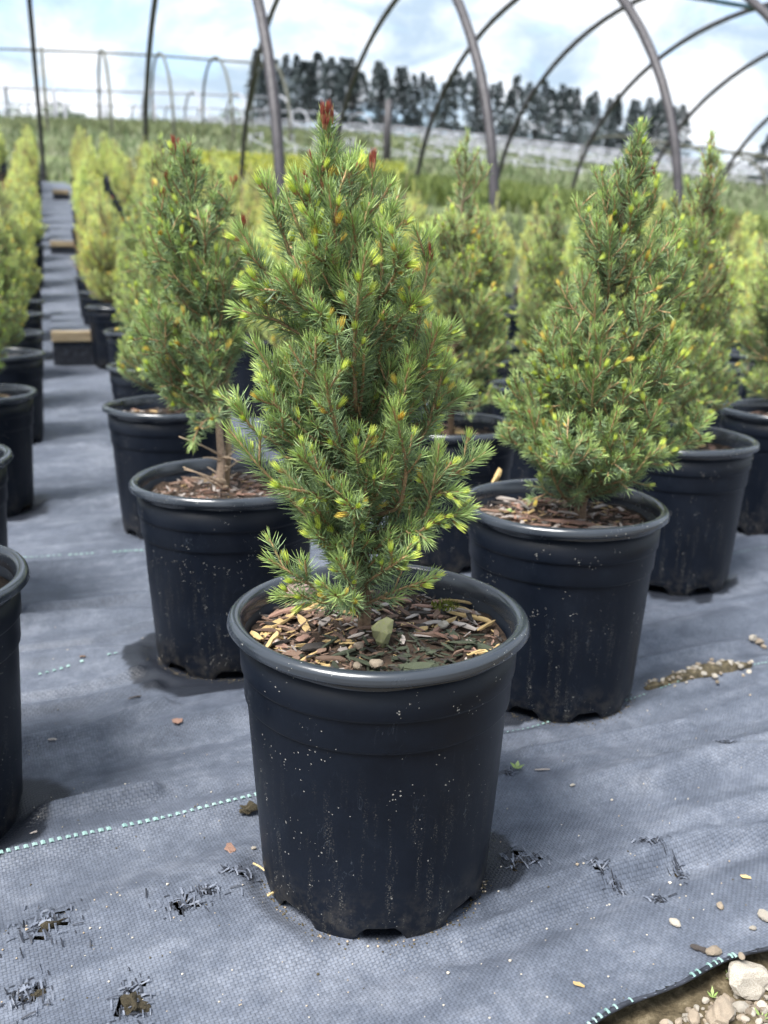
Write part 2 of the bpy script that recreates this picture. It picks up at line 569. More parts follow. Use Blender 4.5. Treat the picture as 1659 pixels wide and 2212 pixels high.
for j in range(16):
    b0 = 0.165 + 0.312 * j
    a0 = {0: 0.561, 1: 0.794, 2: 1.042, 3: 1.194}.get(j, 1.194 + 0.2 * (j - 3))
    for k in range(26):
        a = a0 + (0.447 if j else 0.415) * k
        try_spot(a, b0 + (0.035 * min(a - 1, 2.6) if j else 0.02 * max(a - 3, 0) + 0.022 * min(max(a - 2.4, 0), 1)), 'block%d' % j if j else 'aisle_right')
for j in range(5):
    b0 = -0.135 - 0.312 * j
    for k in range(31):
        a = 0.735 + 0.22 * (j % 2) + 0.415 * k
        try_spot(a, b0 - 0.022 * min(max(a - 2.4, 0), 1), 'left%d' % j if j else 'aisle_left')

# ------------------------------------------------------------------ ground
def graded(fine_a, fine_b, step, out_a, out_b, grow=1.08, mx=8.0):
    xs = list(np.arange(fine_a, fine_b + 1e-9, step))
    s = step
    while xs[-1] < out_b:
        s = min(s * grow, mx)
        xs.append(xs[-1] + s)
    s = step
    lo = [xs[0]]
    while lo[-1] > out_a:
        s = min(s * grow, mx)
        lo.append(lo[-1] - s)
    return np.array(lo[:0:-1] + xs)


def grid_mesh(xs, ys, zf):
    X, Y = np.meshgrid(xs, ys)
    Z = zf(X, Y)
    nx, ny = len(xs), len(ys)
    i = (np.arange(ny - 1)[:, None] * nx + np.arange(nx - 1)[None]).ravel()
    q = np.stack([i, i + 1, i + nx + 1, i + nx], -1)
    return np.stack([X, Y, Z], -1).reshape(-1, 3), q


def ground_z(X, Y):
    n = (fbm(X * 60, Y * 60, 4) - 0.5) * 0.012 * (Y < 3)
    und = (fbm(X * 0.25 + 9, Y * 0.25, 3) - 0.5) * 0.5 * sstep(Y, 12, 30)
    return terrain(X, Y) - 0.014 + n + und


gx = graded(0.05, 0.62, 0.005, -260, 260, 1.10, 12)
gy = graded(0.38, 0.72, 0.005, -40, 330, 1.09, 9)
v_, q_ = grid_mesh(gx, gy, ground_z)
ground = link('ground', mesh_np('ground', v_, [q_], [M_GROUND], smooth=True))
tag(ground, 'brown stony soil in front, weedy green field sloping up behind', kind='structure')

# ------------------------------------------------------------------ woven fabric
E0, E1 = on_z(1300, 2212)[:2], on_z(1659, 2052)[:2]
ED = (E1 - E0) / np.linalg.norm(E1 - E0)
EN = np.array([-ED[1], ED[0]])                # points back, into the fabric
WD = np.array([math.cos(WEAVE), math.sin(WEAVE)])
WN = np.array([-WD[1], WD[0]])


def edge_wob(s):
    return 0.004 * np.sin(s * 23) + 0.0025 * np.sin(s * 61 + 1)


FOLD = [on_z(*p)[:2] for p in ((1000, 2015), (1150, 1960), (1300, 1895), (1420, 1842), (1530, 1808), (1659, 1790), (1800, 1760))]
FOLDS2 = [[on_z(*p)[:2] for p in pl] for pl in (
    ((0, 1555), (180, 1530), (330, 1490)), ((0, 1640), (200, 1600), (350, 1545)), ((90, 1105), (200, 1098), (300, 1082)),
    ((80, 985), (160, 980), (240, 968)), ((1400, 1700), (1530, 1660), (1700, 1640)), ((1380, 1340), (1500, 1325), (1700, 1300)))]


CREASES = [[on_z(*p)[:2] for p in pl] for pl in (
    ((60, 1035), (150, 1030), (300, 1012)), ((95, 1112), (180, 1105), (300, 1088)), ((30, 1000), (120, 990), (240, 966)), ((70, 905), (160, 902), (230, 893)), ((105, 868), (170, 866), (225, 860)),
    ((60, 1330), (170, 1318), (330, 1290)), ((40, 1405), (200, 1392), (345, 1350)), ((20, 1510), (120, 1500), (300, 1462)), ((1380, 1290), (1500, 1268), (1700, 1240)), ((1370, 1430), (1520, 1400), (1700, 1370)),
    ((1130, 1640), (1300, 1600), (1480, 1570)), ((0, 1790), (140, 1762), (330, 1720)), ((90, 835), (150, 833), (225, 829)), ((100, 945), (170, 942), (235, 934)))]


def seg_dist(X, Y, pl):
    best = np.full(X.shape, 9.0)
    for p, q in zip(pl[:-1], pl[1:]):
        d = q - p
        L = d @ d
        t = np.clip(((X - p[0]) * d[0] + (Y - p[1]) * d[1]) / L, 0, 1)
        best = np.minimum(best, np.hypot(X - p[0] - t * d[0], Y - p[1] - t * d[1]))
    return best


all_pts = np.array(list(NEAR.values()) + [s[:2] for s in spots])


def fabric_relief(X, Y):
    s = X * WD[0] + Y * WD[1]
    t = X * WN[0] + Y * WN[1]
    w = (fbm(s * 2.2 + 5, t * 13 + 0.8 * vnoise(s * 3, t * 3), 3) - 0.5) * 0.024
    w += (fbm(s * 7, t * 26 + 3, 3) - 0.5) * 0.007
    rg = 1 - np.abs(2 * fbm(s * 1.6 + 2, t * 9 + 7 + 0.5 * vnoise(s * 4, t * 4), 2) - 1)
    w += 0.010 * np.clip(rg - 0.72, 0, 1) / 0.28
    w += 0.010 * np.exp(-(seg_dist(X, Y, FOLD) / 0.009) ** 2) - 0.005 * np.exp(-(seg_dist(X, Y, [p + np.array([0.004, -0.018]) for p in FOLD]) / 0.012) ** 2)
    for pl in FOLDS2:
        w += 0.013 * np.exp(-(seg_dist(X, Y, pl) / 0.011) ** 2)
    for i_, pl in enumerate(CREASES):
        w += (0.0075 + 0.002 * (i_ % 3)) * np.exp(-(seg_dist(X, Y, pl) / (0.0065 + 0.001 * (i_ % 2))) ** 2)
    m = np.ones(X.shape)
    for p in near_pts:
        d = np.hypot(X - p[0], Y - p[1])
        m = np.minimum(m, sstep(d, 0.084, 0.108))
    return w * m


def fabric_z(X, Y):
    return terrain(X, Y) + fabric_relief(X, Y)


fx = graded(-0.48, 0.60, 0.0036, -6.5, 5.5, 1.06, 0.12)
fy = graded(0.36, 1.05, 0.0036, 0.1, 11.5, 1.018, 0.12)
fy = fy[fy > 0.2]
v_, q_ = grid_mesh(fx, fy, fabric_z)
cx = v_[q_].mean(1)
inside = ((cx[:, :2] - E0) @ EN) > edge_wob((cx[:, :2] - E0) @ ED)
inside &= cx[:, 1] < y_max(cx[:, 0] / np.maximum(cx[:, 1], 0.3)) + 0.4
TEARS = [(100, 2022, 42, 34), (62, 2172, 34, 26), (284, 2180, 30, 30), (400, 1985, 34, 15), (512, 1912, 26, 10), (452, 1958, 30, 6),
         (1128, 1862, 34, 18), (1288, 1884, 13, 13), (1470, 1862, 9, 14), (1396, 1836, 24, 6), (1420, 1938, 12, 5), (1335, 1902, 14, 5), (1560, 1640, 16, 4), (1100, 1690, 10, 5)]
tear_pts = []
for (x, y, rx, ry) in TEARS:
    P = on_z(x, y)
    tear_pts.append((P[:2], np.linalg.norm(on_z(x + rx, y)[:2] - P[:2]), np.linalg.norm(on_z(x, y - ry)[:2] - P[:2])))
jag = (vnoise(cx[:, 0] * 190, cx[:, 1] * 190) - 0.5) * 1.6
for (P, rx, ry) in tear_pts:
    d = np.hypot((cx[:, 0] - P[0]) / rx, (cx[:, 1] - P[1]) / ry)
    inside &= ~(d * 1.1 + jag * 1.25 < 0.62)
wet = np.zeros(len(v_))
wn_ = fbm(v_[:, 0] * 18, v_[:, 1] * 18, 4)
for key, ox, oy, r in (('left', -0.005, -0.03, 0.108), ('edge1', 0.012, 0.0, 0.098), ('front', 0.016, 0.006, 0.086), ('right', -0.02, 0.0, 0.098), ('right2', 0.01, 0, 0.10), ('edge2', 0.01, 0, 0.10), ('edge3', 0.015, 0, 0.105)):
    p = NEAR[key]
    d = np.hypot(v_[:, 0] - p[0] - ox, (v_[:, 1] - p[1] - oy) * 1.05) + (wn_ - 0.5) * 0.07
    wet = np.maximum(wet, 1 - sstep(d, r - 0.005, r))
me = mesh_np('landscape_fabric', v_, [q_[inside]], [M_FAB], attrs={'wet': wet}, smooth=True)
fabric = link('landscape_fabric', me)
tag(fabric, 'blue-grey woven landscape fabric with folds, tears and mint marker threads', kind='structure')

# marker threads: rows of small mint dashes woven into the fabric
def dashes(p, q, step, ln, wd, keep=0.9, lift=0.0012):
    A = Acc()
    L = np.linalg.norm(q - p)
    d = (q - p) / L
    n = np.array([-d[1], d[0]])
    for s in np.arange(0, L, step):
        c = p + d * s
        if rng.random() > keep or vnoise(c[0] * 14, c[1] * 14) > 0.86:
            continue
        jl, jw = ln * rng.uniform(0.75, 1.1), wd * rng.uniform(0.75, 1.1)
        cs = [c + n * -jw / 2 + d * 0.2 * jw, c + d * jl - n * jw / 2 + d * 0.2 * jw, c + d * jl + n * jw / 2, c + n * jw / 2]
        mid = [c + d * jl * 0.5 - n * jw / 2, c + d * jl * 0.5 + n * jw / 2]
        P6 = np.array([cs[0], mid[0], cs[1], cs[2], mid[1], cs[3]])
        z = fabric_z(P6[:, 0], P6[:, 1]) + lift
        z[[1, 4]] += 0.0006
        A.add(np.column_stack([P6, z]), [[[0, 1, 4, 5], [1, 2, 3, 4]]])
    return A.mesh('marker_thread', [M_THREAD])


P_ = lambda x, y: on_z(x, y)[:2]
for (p, q, st, ln, wd, kp) in ((P_(-60, 1884), P_(1100, 1588), 0.0062, 0.0036, 0.0024, 0.95), (P_(1095, 1588), P_(1760, 1402), 0.0062, 0.0036, 0.0022, 0.9),
                               (P_(20, 1470), P_(260, 1428), 0.0075, 0.004, 0.003, 0.7), (P_(40, 1217), P_(330, 1199), 0.008, 0.005, 0.003, 0.85), (P_(1540, 1218), P_(1700, 1184), 0.009, 0.004, 0.003, 0.7)):
    link('marker_thread', dashes(p, q, st, ln, wd, kp), fabric)

# stitched hem along the front edge
s_ = np.linspace(-0.35, 0.75, 240)
hp = E0[None] + ED[None] * s_[:, None] + EN[None] * edge_wob(s_)[:, None]
hz = fabric_z(hp[:, 0], hp[:, 1]) - 0.001
v1, f1_ = tube(np.column_stack([hp, hz]), 0.0015 + 0.0003 * np.sin(s_ * 90), 7)
A = Acc()
A.add(v1, f1_)
link('hem', A.mesh('hem', [M_TAPE], True), fabric)
A = Acc()
for s in np.arange(-0.3, 0.7, 0.0058):
    if rng.random() < 0.22 or vnoise(s * 22, 4) > 0.66:
        continue
    c = E0 + ED * s + EN * (edge_wob(s))
    z = float(fabric_z(c[0], c[1])) - 0.001
    th = np.linspace(-0.5, 2.4, 6)
    ring = [np.r_[c + EN * 0.0024 * math.cos(t), z + 0.0020 * math.sin(t)] for t in th]
    A.add(*tube(np.array(ring) + np.r_[ED * rng.normal(0, 0.0010), 0], rng.uniform(0.0006, 0.0010), 5))
link('hem_stitching', A.mesh('hem_stitching', [M_THREAD]), fabric)

# broken weave round each tear: small gaps and loose tape ends
M_TAPE2 = simple_mat('loose_tape', (0.05, 0.058, 0.08), (0.17, 0.19, 0.24), 90, 0.55, 0.2, 0.0005, 0.4)
for ti, (P, rx, ry) in enumerate(tear_pts):
    A = Acc()
    for k in range(int(np.clip(9000 * math.sqrt(rx * ry), 36, 150))):
        th, rr = rng.uniform(0, 2 * np.pi), abs(rng.normal(0, 0.75))
        c = P + np.array([math.cos(th) * rx * rr * 1.25, math.sin(th) * ry * rr * 1.1])
        gap_ = rng.random() < 0.5
        ang = WEAVE + (0 if rng.random() < 0.35 else math.pi / 2) + rng.normal(0, 0.05 if gap_ else 0.22)
        d = np.array([math.cos(ang), math.sin(ang)])
        n = np.array([-d[1], d[0]])
        L, w = (rng.uniform(0.0018, 0.0055), rng.uniform(0.0004, 0.0011)) if gap_ else (rng.uniform(0.003, 0.009), rng.uniform(0.0007, 0.0014))
        t = np.linspace(-0.5, 0.5, 4)
        arc = np.full(4, 0.0007) if gap_ else 0.0009 + rng.uniform(0.0002, 0.0014) * (1 - (2 * t) ** 2) + rng.uniform(0, 0.0022) * (t + 0.5) ** 2
        pc = c[None] + d[None] * (t * L)[:, None]
        z0 = fabric_z(pc[:, 0], pc[:, 1])
        lo = np.column_stack([pc - n * w / 2, z0 + arc])
        hi = np.column_stack([pc + n * w / 2, z0 + arc + (0 if gap_ else rng.normal(0, 0.0004))])
        i = np.arange(3)
        A.add(np.concatenate([lo, hi]), [np.stack([i, i + 1, i + 5, i + 4], -1)], mi=0 if gap_ or rng.random() < 0.3 else 1)
    link('frayed_tape', A.mesh('frayed_tape', [M_TAPE, M_TAPE2]), fabric)

# ------------------------------------------------------------------ timber steps in the aisle
def timber_step(a, b0, b1, zt, h_riser, label):
    c = ab(a, (b0 + b1) / 2)
    root = link('timber_step', None, loc=(c[0], c[1], 0), rot=(0, 0, H_AISLE))
    tag(root, label, 'step', 'timber steps in the aisle')
    w = b1 - b0
    A = Acc()
    A.add(*box(0, 0.02, zt - 0.016, w, 0.045, 0.036))
    tb = link('timber', A.mesh('timber', [M_TIMBER]), root)
    m = tb.modifiers.new('bevel', 'BEVEL')
    m.width = 0.003
    m.segments = 2
    A = Acc()
    A.add(*box(0, 0.014, zt - 0.036 - h_riser / 2, w - 0.004, 0.02, h_riser))
    link('riser', A.mesh('riser', [M_TAPE]), root)
    # fabric laid level behind the timber until the slope has caught up
    ts = np.linspace(0.043, 1.1, 12)
    A = Acc()
    P = np.array([ab(a + t, 0)[:] for t in ts])
    vv = []
    for t in ts:
        for bb in (-w / 2, 0, w / 2):
            g = ab(a + t, (b0 + b1) / 2 + bb)
            vv.append((bb, t, max(zt - 0.004, float(terrain(g[0], g[1])) + 0.012)))
    i = (np.arange(11)[:, None] * 3 + np.arange(2)[None]).ravel()
    A.add(np.array(vv), [np.stack([i, i + 1, i + 4, i + 3], -1)])
    link('tread', A.mesh('tread', [M_FAB], True), root)


for (x, y, Y, zt, hr, lab) in ((157, 715, 3.3, 0.173, 0.105, 'pale timber step with a black riser, nearest of the aisle steps'),
                               (137, 560, 6.0, None, 0.05, 'weathered timber step halfway up the narrow aisle'),
                               (134, 447, 9.0, None, 0.06, 'small far timber step high up the narrow aisle')):
    P = on_y(x, y, Y)
    a, b_ = P[:2] @ AV, P[:2] @ BV
    z = zt if zt else float(terrain(P[0], P[1])) + 0.085
    timber_step(a, b_ - 0.072, b_ + 0.072, z, hr, lab)

# ------------------------------------------------------------------ hoop houses
def hoop_house(origin, i0, i1, span, rise, pitch, r_pipe, label, mat, axis=H_AISLE, purl=(0.5,), group='bare hoop house frames', near_leg_from=None, base=None, mats2=None, leg=0.25, ex=0.9, zn=0.0, zf=0.0):
    """origin: ground point of hoop 0's near leg; hoops stand in planes along the aisle direction"""
    U = np.array([math.cos(axis), math.sin(axis)])
    V = np.array([-math.sin(axis), math.cos(axis)])
    root = link('hoop_house_frame', None, loc=(origin[0], origin[1], 0))
    tag(root, label, 'hoop house', group)
    tops = []
    for i in range(i0, i1 + 1):
        p = np.asarray(origin) + U * pitch * i
        th = np.linspace(np.pi, 0, 41)
        c0 = terrain(*p) + zn
        c1 = terrain(*(p + V * span)) + zf
        s = np.concatenate([[0, 0], span / 2 + span / 2 * np.cos(th), [span, span]])
        hgt = np.concatenate([[-0.3, leg], leg + (rise - leg) * np.sin(th) ** ex, [leg, -0.3]])
        s = np.delete(s, [2, len(s) - 3])
        hgt = np.delete(hgt, [2, len(hgt) - 3])
        zz = c0 + (c1 - c0) * (s / span) + hgt
        g = p[None] + V[None] * s[:, None]
        pts = np.column_stack([g, zz]) - np.array([origin[0], origin[1], 0])
        if near_leg_from is not None and i < near_leg_from:
            pts = pts[len(pts) // 2:]
        A = Acc()
        A.add(*tube(pts, r_pipe, 8))
        link('hoop', A.mesh('hoop', [mat], True), root)
        tops.append([np.array([np.interp(f * span, s, pts[:, k]) if near_leg_from is None or i >= near_leg_from else np.interp(f * span, s[len(s) - len(pts):], pts[:, k]) for k in range(3)]) for f in purl])
    for j in range(len(purl)):
        pts = np.array([t[j] for t in tops])
        pts[:, 2] -= r_pipe * 1.7
        A = Acc()
        A.add(*tube(pts, r_pipe * 0.8, 7))
        link('purlin', A.mesh('purlin', [mats2 or mat], True), root)
    return root


b1 = np.array([-0.494, 4.471])
hoop_house(b1, 0, 9, 6.948, 2.46, 1.076, 0.0265, 'dark steel hoop frame arching over the spruce block, nearest of the hoop houses', M_PIPE, axis=0.331, leg=0.333, ex=0.982, zn=0.044, zf=-0.686, mats2=M_BLUE)
AV1, BV1 = np.array([-math.sin(0.331), math.cos(0.331)]), np.array([math.cos(0.331), math.sin(0.331)])
A = Acc()
Pb = b1 - BV1 * 1.076 + AV1 * 6.948
th = np.linspace(0, 1.35, 20)
pts = np.column_stack([(Pb[None] - AV1[None] * (3.29 * (1 - np.cos(th)))[:, None]), terrain(*Pb) - 0.6 + 2.5 * np.sin(th)])
A.add(*tube(pts, 0.024, 8))
tag(link('bent_pipe', A.mesh('bent_pipe', [M_PIPE], True)), 'single thin dark pipe curving up at the far end of the aisle', 'pipe')


def ground_at(x, Y):
    d = ray(x, 500)
    k = Y / d[1]
    return (CAM + d * k)[:2]


def far_house(x, Y, i0, i1, span, ridge_y, pitch, r, label, mat):
    """rise chosen so that the ridge over hoop 0 stands as high as it does in the photograph"""
    o = ground_at(x, Y)
    m = o + AV * span / 2
    xr = project((m[0], m[1], terrain(*m) + 1.5))[0]
    rise = on_y(xr, ridge_y, m[1])[2] - (terrain(*o) + terrain(*(o + AV * span))) / 2
    hoop_house(o, i0, i1, span, float(rise), pitch, r, label, mat)


far_house(120, 20.0, -4, 4, 4.2, 103, 1.25, 0.03, 'olive hoop frame with a long ridge pipe behind the left end of the block', M_PIPE2)
far_house(140, 33.0, -5, 5, 4.5, 188, 1.6, 0.045, 'thin grey hoop frame behind the olive one at the left', M_GALV)
far_house(160, 50.0, -8, 9, 5.0, 222, 1.8, 0.05, 'farthest pale hoop frame at the left, under the clouds', M_GALV)
far_house(640, 17.0, 0, 10, 4.0, 318, 0.7, 0.016, 'low galvanised hoop frame nearest below the dark tree row', M_GALV)
far_house(700, 22.0, -2, 18, 4.6, 292, 0.7, 0.02, 'second low galvanised hoop frame below the dark tree row', M_GALV)
far_house(800, 27.0, -6, 24, 4.6, 290, 0.8, 0.024, 'third galvanised hoop frame below the dark tree row', M_GALV)
far_house(760, 34.0, -6, 26, 5.0, 275, 0.9, 0.028, 'fourth pale hoop frame below the dark tree row', M_GALV)
far_house(700, 44.0, -5, 28, 5.0, 262, 1.1, 0.032, 'long pale hoop frame just in front of the dark tree row', M_GALV)
far_house(1455, 22.0, 0, 5, 4.4, 296, 1.2, 0.026, 'small grey hoop frame at the right beside the dark evergreen', M_PIPE2)

A = Acc()
P = ground_at(833, 17.0)
zb = float(terrain(P[0], P[1]))
ztop = on_y(838, 215, 17.0)[2]
A.add(*tube([(P[0], P[1], zb - 0.3), (P[0], P[1], (zb + ztop) / 2), (P[0] + 0.02, P[1], ztop)], [0.075, 0.07, 0.06], 9))
tag(link('wooden_pole', A.mesh('wooden_pole', [M_PIPE], True)), 'dark upright pole behind the tip of the front spruce', 'pole')

# ------------------------------------------------------------------ spruces
def bez(p0, p1, p2, n=8):
    t = np.linspace(0, 1, n)[:, None]
    return (1 - t) ** 2 * p0 + 2 * t * (1 - t) * p1 + t ** 2 * p2


def at_h(trunk, h):
    return np.array([np.interp(h, trunk[:, 2], trunk[:, k]) for k in range(3)])


def grow(rs, trunk, env, n_prim, hlo, hhi, tips=(), side_step=0.014, inner=0.35, bare=0.0, spur=True):
    """returns a list of shoots: dict(pts, r0, young, start)"""
    shoots = []
    ztop = trunk[-1, 2]
    zbot = trunk[0, 2]
    prim = []
    for (tp, rise) in tips:
        prim.append((np.asarray(tp, dtype=float), rise, 1.0))
    hs = rs.random(n_prim * 4) * (hhi - hlo) + hlo
    az0 = rs.random() * 6
    k = 0
    for i, h in enumerate(hs):
        if k >= n_prim:
            break
        az = az0 + i * 2.39996 + rs.normal(0, 0.3)
        R = env(h, az)
        if rs.random() > 0.35 + 0.65 * R / 0.09:
            continue
        u = rs.uniform(0.78, 1.0) if rs.random() > inner else rs.uniform(0.35, 0.8)
        c = at_h(trunk, h)
        r = R * u * 0.93
        tp = c + np.array([math.cos(az) * r, math.sin(az) * r, 0])
        rel = (h - hlo) / (hhi - hlo)
        prim.append((tp, r * (0.40 + 1.25 * min(rel * 1.6, 1)) * rs.uniform(0.75, 1.3), u))
        k += 1
    for (tp, rise, u) in prim:
        hb = np.clip(tp[2] - rise, zbot + 0.006 + bare, ztop - 0.012)
        b0 = at_h(trunk, hb)
        out = tp - b0
        ctrl = b0 + np.array([out[0] * 0.74, out[1] * 0.74, out[2] * 0.30]) + rs.normal(0, 0.003, 3)
        pts = bez(b0, ctrl, tp, 9)
        L = np.linalg.norm(np.diff(pts, axis=0), axis=1).sum()
        shoots.append(dict(pts=pts, r0=0.0010 + 0.010 * L, young=min(1, 0.55 + 0.5 * u), start=0.12, L=L, lvl=1))
        ns = int(L / side_step)
        sgn = rs.choice([-1, 1])
        for q in range(ns):
            s = 0.22 + 0.7 * (q + rs.random() * 0.8) / max(ns, 1)
            if s > 0.93:
                continue
            f = s * 8
            i0 = min(int(f), 7)
            p = pts[i0] + (pts[i0 + 1] - pts[i0]) * (f - i0)
            t = unit(pts[i0 + 1] - pts[i0])
            lat = unit(np.cross(t, np.array([0, 0, 1.0]) + rs.normal(0, 0.35, 3)))
            vert = np.cross(lat, t)
            sgn = -sgn
            a = rs.uniform(0.55, 0.95)
            d = unit(t * math.cos(a) + (lat * sgn + vert * rs.uniform(-0.5, 0.7)) * math.sin(a))
            l2 = min(0.012 + 0.42 * L * (1 - s) * rs.uniform(0.6, 1.3), 0.05)
            p2 = p + d * l2 + np.array([0, 0, 0.38 * l2])
            # keep side shoots inside the outline
            c2 = at_h(trunk, np.clip(p2[2], zbot, ztop))
            az = math.atan2(p2[1] - c2[1], p2[0] - c2[0])
            rr = math.hypot(p2[0] - c2[0], p2[1] - c2[1])
            Rm = env(min(p2[2], ztop), az) * 0.97
            if rr > Rm and u < 1.01 and rr > 1e-4:
                p2[:2] = c2[:2] + (p2[:2] - c2[:2]) * max(Rm, 0.4 * rr) / rr
            sp = bez(p, p + d * l2 * 0.5, p2, 5)
            shoots.append(dict(pts=sp, r0=0.0008 + 0.006 * l2, young=min(1, 0.5 + 0.6 * u * s), start=0.05, L=l2, lvl=2))
            if spur and l2 > 0.026:
                for e in range(2):
                    a2 = sp[2 + e]
                    dd = unit(unit(sp[-1] - sp[0]) * 0.7 + unit(np.cross(d, rs.normal(0, 1, 3))) * 0.7)
                    l3 = l2 * rs.uniform(0.3, 0.5)
                    shoots.append(dict(pts=bez(a2, a2 + dd * l3 * 0.5, a2 + dd * l3 + np.array([0, 0, 0.1 * l3]), 4), r0=0.0008, young=0.8, start=0.05, L=l3, lvl=3))
    return shoots


DARK = np.array([0.165, 0.250, 0.155])
MID = np.array([0.330, 0.450, 0.220])
LITE = np.array([0.52, 0.68, 0.20])
GOLD = np.array([0.74, 0.70, 0.28])


def needle_mesh(rs, shoots, dens, length, width, name, mat, lo=False, tone=1.0, yellow=1.0, zlow=None, buds_in=None):
    Bs, Ds, Ls, Cb, Ct, Up = [], [], [], [], [], []
    for sh in shoots:
        pts = sh['pts']
        n = max(int(sh['L'] * dens * (1 - sh['start'])), 4)
        u = np.sort(sh['start'] + (1 - sh['start']) * rs.random(n) ** 0.72)
        f = u * (len(pts) - 1)
        i0 = np.minimum(f.astype(int), len(pts) - 2)
        p = pts[i0] + (pts[i0 + 1] - pts[i0]) * (f - i0)[:, None]
        t = unit(pts[i0 + 1] - pts[i0])
        ref = unit(rs.normal(0, 1, 3))
        a = unit(np.cross(t, ref))
        b = np.cross(t, a)
        psi = np.arange(n) * 2.39996 + rs.random() * 6 + rs.normal(0, 0.25, n)
        rad = a * np.cos(psi)[:, None] + b * np.sin(psi)[:, None]
        phi = np.radians(61 - 40 * np.clip((u - 0.5) / 0.5, 0, 1) ** 1.6) + rs.normal(0, 0.13, n)
        d = t * np.cos(phi)[:, None] + rad * np.sin(phi)[:, None]
        d = unit(d + np.array([0, 0, 0.10]) + rs.normal(0, 0.06, (n, 3)))
        l = length * (1.0 if sh['lvl'] == 1 else 0.86) * rs.uniform(0.75, 1.12, n) * (1 - 0.25 * np.clip((u - 0.85) / 0.15, 0, 1))
        Bs.append(p + rad * sh['r0'] * 0.6)
        Ds.append(d)
        Ls.append(l)
        Up.append(np.cross(d, rs.normal(0, 1, (n, 3))) * 0.06 + t * 0.09)
        y = sh['young']
        k = np.clip(y * (0.25 + 0.75 * u) + rs.normal(0, 0.12, n), 0, 1)[:, None]
        tipf = (np.clip((u - 0.62) / 0.38, 0, 1) ** 1.2 * (y > 0.6) * rs.uniform(0.5, 1) * yellow)[:, None]
        base = DARK + (MID - DARK) * k
        base = base + (LITE - base) * tipf * 0.9
        base = base * rs.uniform(0.8, 1.2, (n, 1)) * tone
        tip = base * 1.25 + (GOLD - base) * (0.10 + 0.35 * tipf) * yellow
        Cb.append(base)
        Ct.append(tip)
    B, D, L, U_, cb, ct = [np.concatenate(x) for x in (Bs, Ds, Ls, Up, Cb, Ct)]
    n = len(B)
    a = unit(np.cross(D, unit(rs.normal(0, 1, (n, 3)))))
    b = np.cross(D, a)
    th = np.array([0, 2.094, 4.189])
    ring = a[:, None] * np.cos(th)[None, :, None] + b[:, None] * np.sin(th)[None, :, None]
    w = width * rs.uniform(0.85, 1.15, n)[:, None, None]
    Lc = L[:, None, None]
    U_ = U_[:, None]
    tipp = B[:, None] + (D[:, None] + U_) * Lc
    if lo:
        V = np.concatenate([B[:, None] + ring * w * 0.5, tipp], 1)
        C = np.concatenate([np.repeat(cb[:, None], 3, 1), ct[:, None]], 1)
        o = np.arange(n)[:, None] * 4
        F = [np.concatenate([o + np.array([[0, 1, 3]]), o + np.array([[1, 2, 3]]), o + np.array([[2, 0, 3]])])]
    else:
        mid = B[:, None] + (D[:, None] + U_ * 0.25) * Lc * 0.55
        V = np.concatenate([B[:, None] + ring * w * 0.36, mid + ring * w * 0.5, tipp], 1)
        C = np.concatenate([np.repeat(cb[:, None] * 0.9, 3, 1), np.repeat(cb[:, None], 3, 1), ct[:, None]], 1)
        o = np.arange(n)[:, None] * 7
        F = [np.concatenate([o + np.array([[0, 1, 4, 3]]), o + np.array([[1, 2, 5, 4]]), o + np.array([[2, 0, 3, 5]])]),
             np.concatenate([o + np.array([[3, 4, 6]]), o + np.array([[4, 5, 6]]), o + np.array([[5, 3, 6]])])]
    V = V.reshape(-1, 3)
    C = np.clip(C.reshape(-1, 3), 0.004, 0.9)
    if buds_in:
        nv = len(V)
        bv, bt, bq, bc = [], [], [], []
        off = nv
        for (pos, dr, size, kind) in buds_in:
            v, fs, c = bud_geo(kind)
            R = np.array(Vector(dr).to_track_quat('Z', 'Y').to_matrix())
            bv.append(v * size @ R.T + pos)
            bt.append(fs[0] + off)
            bc.append(c)
            off += len(v)
        V = np.concatenate([V] + bv)
        C = np.concatenate([C] + bc)
        F = F + [np.concatenate(bt)]
    return mesh_np(name, V, F, [mat], color=C)


def wood_mesh(rs, shoots, trunk, trad, name, k=5, pale=0.0, minr=0.0):
    A = Acc()
    for sh in shoots:
        if sh['r0'] < minr:
            continue
        n = len(sh['pts'])
        r = np.linspace(sh['r0'], 0.0008, n)
        v, f = tube(sh['pts'], r, 4 if sh['lvl'] > 1 else 5, cap=False)
        u = np.repeat(np.linspace(0, 1, n), len(v) // n)[:, None]
        old = np.array([0.13, 0.10, 0.07])
        yng = np.array([0.42, 0.27, 0.14])
        m = np.clip(u * 1.1 + (0.35 if sh['lvl'] > 1 else 0.0), 0, 1)
        A.add(v, f, old + (yng - old) * m)
    br = A.mesh(name + '_branches', [M_TWIG], True) if A.v else None
    A = Acc()
    tr = np.array([[np.interp(t, np.linspace(0, 1, len(trunk)), trunk[:, q]) for q in range(3)] for t in np.linspace(0, 1, 26)])
    tr[1:-1, :2] += rs.normal(0, 0.0008, (24, 2))
    v, f = tube(tr, np.interp(np.linspace(0, 1, 26), [0, 0.05, 0.4, 1], [trad * 1.5, trad, trad * 0.6, trad * 0.16]) * rs.uniform(0.9, 1.12, 26), 10)
    u = np.repeat(np.linspace(0, 1, 26), 10)[:, None]
    lo_, hi_ = np.array([0.19 + pale, 0.125 + pale * 0.8, 0.08 + pale * 0.65]), np.array([0.15, 0.12, 0.075])
    A.add(v, f, lo_ + (hi_ - lo_) * u)
    return br, A.mesh(name + '_trunk', [M_TWIG], True)


